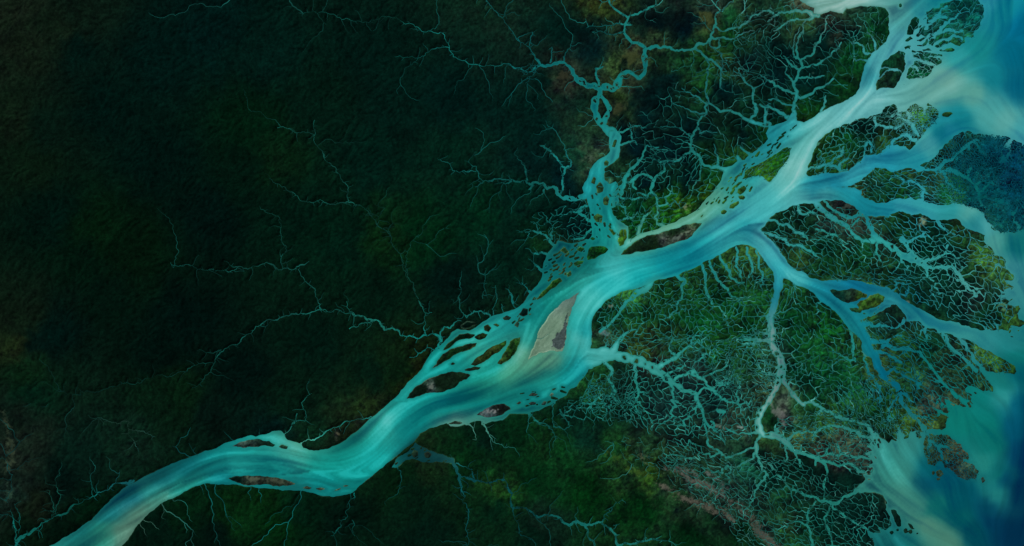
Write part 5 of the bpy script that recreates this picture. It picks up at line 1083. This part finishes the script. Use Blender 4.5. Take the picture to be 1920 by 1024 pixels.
def material(name, kind):
    m = bpy.data.materials.new(name); m.use_nodes = True
    n = m.node_tree.nodes; L = m.node_tree.links
    b = n['Principled BSDF']
    a = n.new('ShaderNodeAttribute'); a.attribute_name = 'Col'
    tc = n.new('ShaderNodeTexCoord')
    mix = n.new('ShaderNodeMix'); mix.data_type = 'RGBA'; mix.blend_type = 'MULTIPLY'; mix.inputs['Factor'].default_value = 1.0
    nz_ = n.new('ShaderNodeTexNoise'); nz_.inputs['Detail'].default_value = 5; nz_.inputs['Roughness'].default_value = .7
    L.new(tc.outputs['Object'], nz_.inputs['Vector'])
    rp = n.new('ShaderNodeMapRange')
    L.new(nz_.outputs['Fac'], rp.inputs['Value'])
    rp.inputs['From Min'].default_value = .3; rp.inputs['From Max'].default_value = .7
    L.new(a.outputs['Color'], mix.inputs['A']); L.new(rp.outputs['Result'], mix.inputs['B'])
    L.new(mix.outputs['Result'], b.inputs['Base Color'])
    bp = n.new('ShaderNodeBump')
    L.new(nz_.outputs['Fac'], bp.inputs['Height']); L.new(bp.outputs['Normal'], b.inputs['Normal'])
    if kind == 'forest':
        nz_.inputs['Scale'].default_value = .42; rp.inputs['To Min'].default_value = .76; rp.inputs['To Max'].default_value = 1.24
        bp.inputs['Distance'].default_value = 1.4; bp.inputs['Strength'].default_value = .35
        b.inputs['Roughness'].default_value = .95; b.inputs['Specular IOR Level'].default_value = 0.0
    elif kind == 'sand':
        nz_.inputs['Scale'].default_value = .3; rp.inputs['To Min'].default_value = .85; rp.inputs['To Max'].default_value = 1.12
        bp.inputs['Distance'].default_value = .5; bp.inputs['Strength'].default_value = .3
        b.inputs['Roughness'].default_value = .9; b.inputs['Specular IOR Level'].default_value = .15
    else:
        nz_.inputs['Scale'].default_value = .05; rp.inputs['To Min'].default_value = .96; rp.inputs['To Max'].default_value = 1.04
        bp.inputs['Distance'].default_value = .25; bp.inputs['Strength'].default_value = .06
        b.inputs['Roughness'].default_value = .35; b.inputs['Specular IOR Level'].default_value = .04
    return m
M_forest = material('forest_canopy', 'forest'); M_sand = material('wet_sand', 'sand')
M_water = material('silty_water', 'water'); M_creek = material('creek_water', 'water')

WX = GX.ravel(); WY = (H - GY).ravel(); WZ = z.ravel()
LA = LAND_ALB.reshape(-1, 3)
jj, ii = np.nonzero(fl > 0)
q0 = (jj * NX + ii).astype(np.int64)
quads = np.stack([q0 + NX, q0 + NX + 1, q0 + 1, q0], 1)
qlab = fl[jj, ii]
so = np.argsort(qlab, kind='stable'); quads = quads[so]; qlab = qlab[so]
ul, us = np.unique(qlab, return_index=True); ue = np.r_[us[1:], len(qlab)]
span = {int(l): (a, b) for l, a, b in zip(ul, us, ue)}
def submesh(name, Q, Zs=None, cols=None):
    idx, inv = np.unique(Q.ravel(), return_inverse=True)
    Vv = np.stack([WX[idx], WY[idx], (WZ if Zs is None else Zs)[idx]], 1)
    return new_mesh(name, Vv, inv.reshape(-1, 4), (LA if cols is None else cols)[idx])

# which traced island is which component
traced = {}
for q, lab, look in ISL_C:
    bi0 = int((q[:, 0].min() - X0) / G); bi1 = int((q[:, 0].max() - X0) / G) + 1
    bj0 = int((q[:, 1].min() - Y0) / G); bj1 = int((q[:, 1].max() - Y0) / G) + 1
    sub = lab_img[max(bj0, 0):bj1, bi0:bi1]; gx = GX[max(bj0, 0):bj1, bi0:bi1]; gy = GY[max(bj0, 0):bj1, bi0:bi1]
    if sub.size == 0: continue
    m = inside(q, gx, gy) & (sub > 0)
    if not m.any(): continue
    l, c_ = np.unique(sub[m], return_counts=True); l = int(l[c_.argmax()])
    if l not in traced and cnt[l] * G * G < 6000: traced[l] = (lab, look)

MARKS = [(1060, 480, 'the backwater lagoon'), (1125, 400, 'the wide tributary mouth'), (1400, 320, 'the side channel'), (1350, 385, 'the pale side channel mouth'), (900, 650, 'the north bank braids'),
 (1180, 680, 'the wide eastward creek'), (1120, 160, 'the twisting northern tributary'), (1330, 80, 'the upper northern tributary'), (1010, 745, 'the dim bay'), (790, 855, 'the bend backwater'), (1780, 40, 'the feathered northern lobe'), (1730, 120, 'the green northern lobe'),
 (1700, 225, 'the northern delta lobe'), (1560, 300, 'the northern delta root'), (1650, 350, 'the middle delta lens'), (1760, 350, 'the middle delta wedge'), (1860, 330, 'the submerged blue marsh'), (1870, 420, 'the blue marsh fringe'), (1500, 430, 'the southern distributary fork'),
 (1600, 430, 'the brown delta thickets'), (1700, 480, 'the central delta channel'), (1800, 450, 'the eastern delta edge'), (1850, 560, 'the pale eastern shore'), (1700, 560, 'the middle distributary'), (1660, 620, 'the fan head'), (1720, 670, 'the fan middle'), (1840, 690, 'the yellow green fan tip'),
 (1680, 740, 'the dark blue fan channel'), (1560, 640, 'the western fan'), (1550, 720, 'the lower western fan'), (1460, 700, 'the silty southern channel'), (1430, 790, 'the silty confluence'), (1540, 820, 'the southern estuary braids'), (1610, 860, 'the estuary mouth'), (1780, 860, 'the brown southern lobe'),
 (1550, 940, 'the dark southern inlet'), (1480, 980, 'the southern green thickets'), (1650, 985, 'the far southern coast'), (1250, 300, 'the dark northern basin'), (1350, 200, 'the creek laced northern basin'), (1490, 150, 'the straight northern creek'), (1500, 25, 'the top shore'), (1300, 560, 'the green southern basin'),
 (1330, 720, 'the dark southern basin'), (1230, 740, 'the lower southern basin'), (1380, 850, 'the southern creek junction'), (1050, 350, 'the western creek tangle'), (500, 815, 'the lower left north bank'), (600, 820, 'the bank strip creek'), (870, 940, 'the small southern river'), (1080, 980, 'the bottom tributary')]
comps = sorted([int(l) for l in span if l != 0 and cnt[l] > 0], key=lambda l: -cnt[l])
BIG = 15000 / (G * G)
ground_q = []; tiny_q = []; made = 0; seen_lab = {}
cx_ = np.bincount(lab_img.ravel(), weights=GX.ravel()) / np.maximum(np.bincount(lab_img.ravel()), 1)
cy_ = np.bincount(lab_img.ravel(), weights=GY.ravel()) / np.maximum(np.bincount(lab_img.ravel()), 1)
sxx = np.bincount(lab_img.ravel(), weights=(GX ** 2).ravel()); syy = np.bincount(lab_img.ravel(), weights=(GY ** 2).ravel()); sxy = np.bincount(lab_img.ravel(), weights=(GX * GY).ravel())
mr = [np.bincount(lab_img.ravel(), weights=land[..., c].ravel()) / np.maximum(np.bincount(lab_img.ravel()), 1) for c in range(3)]
def outside(l): return not (-4 < cx_[l] < 1924 and -4 < cy_[l] < 1028)
auto = []
for l in comps:
    a, b = span[l]; Q = quads[a:b]
    if l in traced:
        lab, look = traced[l]
        area = cnt[l] * G * G
        nm = 'sandbar' if look == 's' else ('river_island' if cx_[l] < 1500 else 'delta_island')
        cat = 'sandbar' if look == 's' else 'island'
        lq = land[Q[:, 0] // NX, Q[:, 0] % NX]
        if look == 's': pale_f = lq.mean(1) < 86
        else: pale_f = lq.mean(1) > 56
        if area > 900 and cx_[l] < 1400 and pale_f.any():      # keep the largest joined patch as the sand part
            pj, pi_ = Q[:, 0] // NX, Q[:, 0] % NX; cells = {(int(a_), int(b_)): n_ for n_, (a_, b_) in enumerate(zip(pj, pi_)) if pale_f[n_]}
            best = []
            while cells:
                st0 = next(iter(cells)); stack = [st0]; got_ = [cells.pop(st0)]
                while stack:
                    u_, v_ = stack.pop()
                    for t_ in ((u_ + 1, v_), (u_ - 1, v_), (u_, v_ + 1), (u_, v_ - 1)):
                        if t_ in cells: got_.append(cells.pop(t_)); stack.append(t_)
                if len(got_) > len(best): best = got_
            pale_f = np.zeros(len(Q), bool); pale_f[best] = True
        if area > 900 and .03 < pale_f.mean() < .8 and cx_[l] < 1400:
            o = put(nm, None, None, label=lab, category=cat); o.location = (cx_[l], H - cy_[l], 0)
            n1_, n2_ = ('mud_flat', 'sand_spit') if look == 's' else ('sand_flat', 'forest')
            for cn, mm, mt_ in ((n1_, pale_f, M_sand), (n2_, ~pale_f, M_sand if look == 's' else M_forest)):
                c2 = put(cn, submesh(cn, Q[mm]), mt_, parent=o); c2.location = (-cx_[l], -(H - cy_[l]), 0)
        else:
            put(nm, submesh(nm, Q), M_sand if look == 's' else M_forest, label=lab, category=cat)
        made += 1
    elif cnt[l] > BIG: ground_q.append((l, Q))
    elif cnt[l] < 6 or outside(l): tiny_q.append(Q)
    else: auto.append(l)
room = 298 - made
auto_obs = []
for l in auto[:room]:
    a, b = span[l]; n_ = cnt[l]; area = n_ * G * G
    vx = sxx[l] / n_ - cx_[l] ** 2; vy = syy[l] / n_ - cy_[l] ** 2; vxy = sxy[l] / n_ - cx_[l] * cy_[l]
    tr = vx + vy; dt = math.sqrt(max((vx - vy) ** 2 / 4 + vxy ** 2, 0)); el = math.sqrt((tr / 2 + dt + .2) / (max(tr / 2 - dt, 0) + .2))
    ang = math.degrees(.5 * math.atan2(2 * vxy, vx - vy))
    size = 'tiny' if area < 45 else 'small' if area < 130 else 'medium' if area < 450 else 'large' if area < 2200 else 'very large'
    shp = 'rounded' if el < 1.5 else 'oblong' if el < 2.4 else 'slender'
    tilt = '' if el < 1.5 else (' flat-lying' if abs(ang) < 22 else ' upright' if abs(ang) > 68 else ' falling' if ang > 0 else ' rising')
    R_, G_, B_ = mr[0][l], mr[1][l], mr[2][l]
    hue = 'blue green' if B_ > G_ * .78 and G_ > 48 else 'olive' if R_ > G_ * .6 else 'dark' if G_ < 48 else 'bright green' if G_ > 74 else 'green'
    mk = min(MARKS, key=lambda t: (t[0] - cx_[l]) ** 2 + (t[1] - cy_[l]) ** 2)
    dx_, dy_ = cx_[l] - mk[0], cy_[l] - mk[1]
    side = 'in the middle of' if math.hypot(dx_, dy_) < 14 else ['east of', 'southeast of', 'south of', 'southwest of', 'west of', 'northwest of', 'north of', 'northeast of'][int(((math.degrees(math.atan2(dy_, dx_)) + 382.5) % 360) // 45)]
    lab = f'{size} {shp}{tilt} {hue} mangrove island {side} {mk[2]}'
    o = put('mangrove_island', submesh('mangrove_island', quads[a:b]), M_forest, label=lab, category='island', group='mangrove islands between the delta channels')
    auto_obs.append((lab, cx_[l], cy_[l], o))
byl = {}
for t in auto_obs: byl.setdefault(t[0], []).append(t)
for lab, ts in byl.items():
    if len(ts) == 1: continue
    horiz = max(t[1] for t in ts) - min(t[1] for t in ts) >= max(t[2] for t in ts) - min(t[2] for t in ts)
    ts.sort(key=lambda t: t[1] if horiz else t[2])
    w_ = {2: ['first', 'last'], 3: ['first', 'middle', 'last']}.get(len(ts))
    if w_ is None: continue
    ends = ('westernmost', 'central', 'easternmost') if horiz else ('northernmost', 'central', 'southernmost')
    for q, t in zip(w_, ts): t[3]['label'] = f"{ends[('first', 'middle', 'last').index(q)]} of {'two' if len(ts) == 2 else 'three'}, " + lab.replace(' mangrove', '').replace('in the middle of', 'amid').replace('-lying', '')
for l in auto[room:]:
    a, b = span[l]; tiny_q.append(quads[a:b])
if tiny_q:
    put('mangrove_islets', submesh('mangrove_islets', np.vstack(tiny_q)), M_forest, kind='stuff', label='scatter of the smallest mangrove islets in the channels', category='islets')
for l, Q in ground_q:
    put('ground', submesh('ground', Q), M_forest, kind='structure')

# ---- land and sea beyond the surveyed sheet, out to the horizon
def skirt_strip(side):
    outs = np.array([0, 30, 90, 220, 500, 1100, 2500, 6000, 14000], float)
    if side in 'LR':
        col = 0 if side == 'L' else NX - 1
        yy = ys[::6]; k = (np.arange(len(ys)))[::6]
        if k[-1] != NY - 1: yy = np.r_[yy, ys[-1]]; k = np.r_[k, NY - 1]
        Xo = (xs[0] - outs) if side == 'L' else (xs[-1] + outs)
        spread = 1 + outs / 1400
        A = np.zeros((len(yy), len(outs), 3)); C = np.zeros((len(yy), len(outs), 3)); Wt = np.zeros((len(yy), len(outs)), bool)
        for q in range(len(outs)):
            A[:, q, 0] = Xo[q]; A[:, q, 1] = H - (512 + (yy - 512) * spread[q]); A[:, q, 2] = z[k, col]
            C[:, q] = LAND_ALB[k, col]; Wt[:, q] = isw[k, col]
    else:
        row = 0 if side == 'T' else NY - 1
        xx = xs[::6]; k = np.arange(NX)[::6]
        if k[-1] != NX - 1: xx = np.r_[xx, xs[-1]]; k = np.r_[k, NX - 1]
        Yo = (ys[0] - outs) if side == 'T' else (ys[-1] + outs)
        spreadx = 1 + outs / 1400
        A = np.zeros((len(xx), len(outs), 3)); C = np.zeros((len(xx), len(outs), 3)); Wt = np.zeros((len(xx), len(outs)), bool)
        for q in range(len(outs)):
            A[:, q, 0] = 960 + (xx - 960) * spreadx[q]; A[:, q, 1] = H - Yo[q]; A[:, q, 2] = z[row, k]
            C[:, q] = LAND_ALB[row, k]; Wt[:, q] = isw[row, k]
    return A, C, Wt
for side in 'LRTB':
    A, C, Wt = skirt_strip(side)
    n_, m_ = A.shape[:2]
    A[:, :, 2] += np.linspace(0, 1, m_)[None, :] * 0
    i_, j_ = np.meshgrid(np.arange(n_ - 1), np.arange(m_ - 1), indexing='ij')
    a = (i_ * m_ + j_).ravel()
    F_ = np.stack([a, a + 1, a + m_ + 1, a + m_], 1)
    if side in 'LB': F_ = F_[:, ::-1]
    if side in 'B': pass
    me = new_mesh('outer_ground', A.reshape(-1, 3), F_, C.reshape(-1, 3))
    # faces must look up
    me.update()
    if len(me.polygons) and me.polygons[0].normal.z < 0: me.flip_normals()
    put('outer_ground', me, M_forest, kind='structure')

# ---- water sheets: one per river, distributary and tributary, the sea apart
wet = isw.copy()
for _ in range(1):
    w2 = wet.copy(); w2[1:] |= wet[:-1]; w2[:-1] |= wet[1:]; w2[:, 1:] |= wet[:, :-1]; w2[:, :-1] |= wet[:, 1:]; wet = w2
fw = wet[:-1, :-1] | wet[1:, :-1] | wet[:-1, 1:] | wet[1:, 1:]
own_w = own.copy()
own_w[(sdf < 0) | (chan > 1.5)] = 0
MID = P('1425,431 1490,350 1512,328 1560,320 1800,240 1900,262 1920,430 1860,400 1880,470 1600,400 1440,440')
d_e = inside(P('1512,328 1700,270 1760,200 1830,240 1780,300 1760,320 1640,318 1577,351 1512,350'), GX, GY)
d_m = inside(P('1512,350 1577,351 1620,380 1800,383 1900,440 1900,520 1850,450 1750,412 1600,408 1500,390'), GX, GY)
d_s = inside(P('1425,431 1520,520 1680,545 1925,612 1925,700 1700,600 1530,560 1440,600 1430,480'), GX, GY)
own_w = own_w.astype(np.int32)
base = np.where(in_sea, 10001, np.where(d_e, 10002, np.where(d_m, 10003, np.where(d_s, 10004, 10000))))
own_w = np.where(own_w == 0, base, own_w)
tribs = inside(P('1000,520 1040,450 1090,440 1090,240 1170,240 1180,330 1180,450 1150,470 1060,520'), GX, GY)
own_w = np.where((own_w == 10000) & tribs, 10005, own_w)
jj, ii = np.nonzero(fw)
q0 = (jj * NX + ii).astype(np.int64)
WQ = np.stack([q0 + NX, q0 + NX + 1, q0 + 1, q0], 1)
wl = own_w[jj, ii]
idx_w = np.unique(WQ.ravel())
WC = np.zeros((NX * NY, 3), np.float32)
WC[idx_w] = to_albedo(water_colour(GX.ravel()[idx_w], GY.ravel()[idx_w]))
zero = np.zeros(NX * NY, np.float32)
names = {10000: 'river', 10001: 'sea', 10002: 'distributary', 10003: 'distributary', 10004: 'distributary', 10005: 'backwater'}
counts = {}
small = []
for l in np.unique(wl):
    Q = WQ[wl == l]
    if l >= 10000 or len(Q) > 350:
        nm = names.get(int(l)) or owners[int(l)]
        put(nm, submesh(nm, Q, zero, WC), M_water, kind='structure')
    else: small.append(Q)
if small: put('creek', submesh('creek', np.vstack(small), zero, WC), M_water, kind='structure')

# open sea beyond the sheet, 4 mm lower than its edge
A = []; 
sx = np.array([xs[-1], 2100, 2500, 4000, 9000, 16000.]); sy = np.array([-14000, -5000, -1500, -300, 0, 300, 600, 1024, 1400, 2600, 7000, 15000.])
A, B = np.meshgrid(sx, sy); V_ = np.stack([A.ravel(), B.ravel(), np.full(A.size, -.004)], 1)
c_ = to_albedo(water_colour(np.clip(A.ravel(), 0, 1960), np.clip(H - B.ravel(), 0, 1060)))
i_, j_ = np.meshgrid(np.arange(len(sy) - 1), np.arange(len(sx) - 1), indexing='ij'); a = (i_ * len(sx) + j_).ravel()
put('outer_sea', new_mesh('outer_sea', V_, np.stack([a, a + 1, a + len(sx) + 1, a + len(sx)], 1), c_), M_water, kind='structure')
A, B = np.meshgrid(np.linspace(-14000, xs[-1], 40), np.array([-14000, -6000, -2500, -1000, -400, H - ys[-1]]))
V_ = np.stack([A.ravel(), B.ravel(), np.full(A.size, -.008)], 1); c_ = to_albedo(water_colour(np.clip(A.ravel(), 0, 1700), np.full(A.size, 1060.)))
i_, j_ = np.meshgrid(np.arange(5), np.arange(39), indexing='ij'); a = (i_ * 40 + j_).ravel()
put('outer_river', new_mesh('outer_river', V_, np.stack([a, a + 1, a + 41, a + 40], 1), c_), M_water, kind='structure')

# ---- narrow creeks: ribbons lying in their beds
def build_ribbons(nm, items):
    Vs, Fs, Cx, Cy, To, base_i = [], [], [], [], [], 0
    for p, tone in items:
        d = np.gradient(p[:, :2], axis=0); l = np.hypot(d[:, 0], d[:, 1]) + 1e-9
        n = np.stack([-d[:, 1] / l, d[:, 0] / l], 1)
        w = np.maximum(p[:, 2], .12)[:, None] / 2
        a = p[:, :2] + n * w; b = p[:, :2] - n * w
        k = len(p)
        zz = np.maximum(at(z, p[:, 0], p[:, 1]), 0)
        zz = np.convolve(np.pad(zz, 1, 'edge'), [.25, .5, .25], 'valid') * 0 + .16
        v = np.empty((2 * k, 3)); v[0::2, :2] = a; v[1::2, :2] = b
        v[0::2, 2] = zz; v[1::2, 2] = zz
        v[:, 1] = H - v[:, 1]
        Vs.append(v); i = base_i + 2 * np.arange(k - 1)
        Fs.append(np.stack([i + 1, i + 3, i + 2, i], 1)[:, ::-1] if False else np.stack([i, i + 2, i + 3, i + 1], 1))
        Cx.append(np.repeat(p[:, 0], 2)); Cy.append(np.repeat(p[:, 1], 2)); To.append(np.full(2 * k, tone)); base_i += 2 * k
    V_ = np.vstack(Vs); F_ = np.vstack(Fs)
    x = np.concatenate(Cx); y = np.concatenate(Cy); t = np.concatenate(To)
    k = wbase(x, y)
    k = k * (1 + (.45 * noise(x, y, 17, 71) + .3) * np.clip((1000 - x) / 200, 0, 1))[:, None]
    if nm == 'creek_network': k = k * (.72 + .28 * np.clip((x - 800) / 400, 0, 1))[:, None]
    tl = (np.clip((x - 1000) / 150, 0, 1) * np.clip((1720 - x) / 100, 0, 1) * (.82 if nm in ('creek_network', 'tidal_creeks') else .2))[:, None]
    k = k * (1 - tl) + (np.array([32, 116, 107]) - np.clip(1 - np.hypot((x - 1350) / 330, (y - 190) / 210), 0, .6)[:, None] * np.array([12, 30, 26])) * (1 + .28 * noise(x, y, 30, 73))[:, None] * tl
    mar = inside(P('1760,260 2000,250 2000,445 1880,445 1800,390'), x, y)[:, None] * .75
    k = k * (1 - mar) + np.array([4, 82, 98]) * mar
    pale = np.clip(t - .8, 0, 1)[:, None] * 4.5 * (np.clip((x - 900) / 500, 0, 1) * np.clip((1740 - x) / 100, 0, 1))[:, None]
    k = k * (.70 + .32 * t[:, None]) + pale * np.array([42, 30, 30])
    me = new_mesh(nm, V_, F_, to_albedo(k))
    if len(me.polygons) and me.polygons[0].normal.z < 0: me.flip_normals()
    return me
# keep only the pieces of line that are too narrow to be carved and lie on land
groups = {}
for nm, p, tone, rid in ribbons:
    keep_ = (p[:, 2] < CARVE * 1.25) & (at(sd, p[:, 0], p[:, 1]) > -1.0)
    i = 0
    while i < len(p):
        if not keep_[i]: i += 1; continue
        j = i
        while j < len(p) and keep_[j]: j += 1
        a = max(0, i - 1); b = min(len(p), j + 1)
        if b - a >= 2: groups.setdefault(nm if nm in ('creek_network', 'tidal_creeks') else (nm, rid), []).append((p[a:b], tone))
        i = j
def region(x, y):
    return (0 if x < 500 else 1 if x < 900 else 2 if x < 1250 else 3 if x < 1500 else 4) * 2 + (0 if y < 512 else 1)
for nm, items in groups.items():
    if nm in ('creek_network', 'tidal_creeks'):
        parts = {}
        for p, t in items: parts.setdefault(region(*p[len(p) // 2, :2]), []).append((p, t))
        for rg, it in sorted(parts.items()):
            put(nm, build_ribbons(nm, it), M_creek, kind='structure')
    else:
        put(nm[0], build_ribbons(nm[0], items), M_creek, kind='structure')
print('islands made', made, 'auto', min(len(auto), room), 'of', len(auto), 'ground pieces', len(ground_q), 'ribbons', sum(len(v) for v in groups.values()))
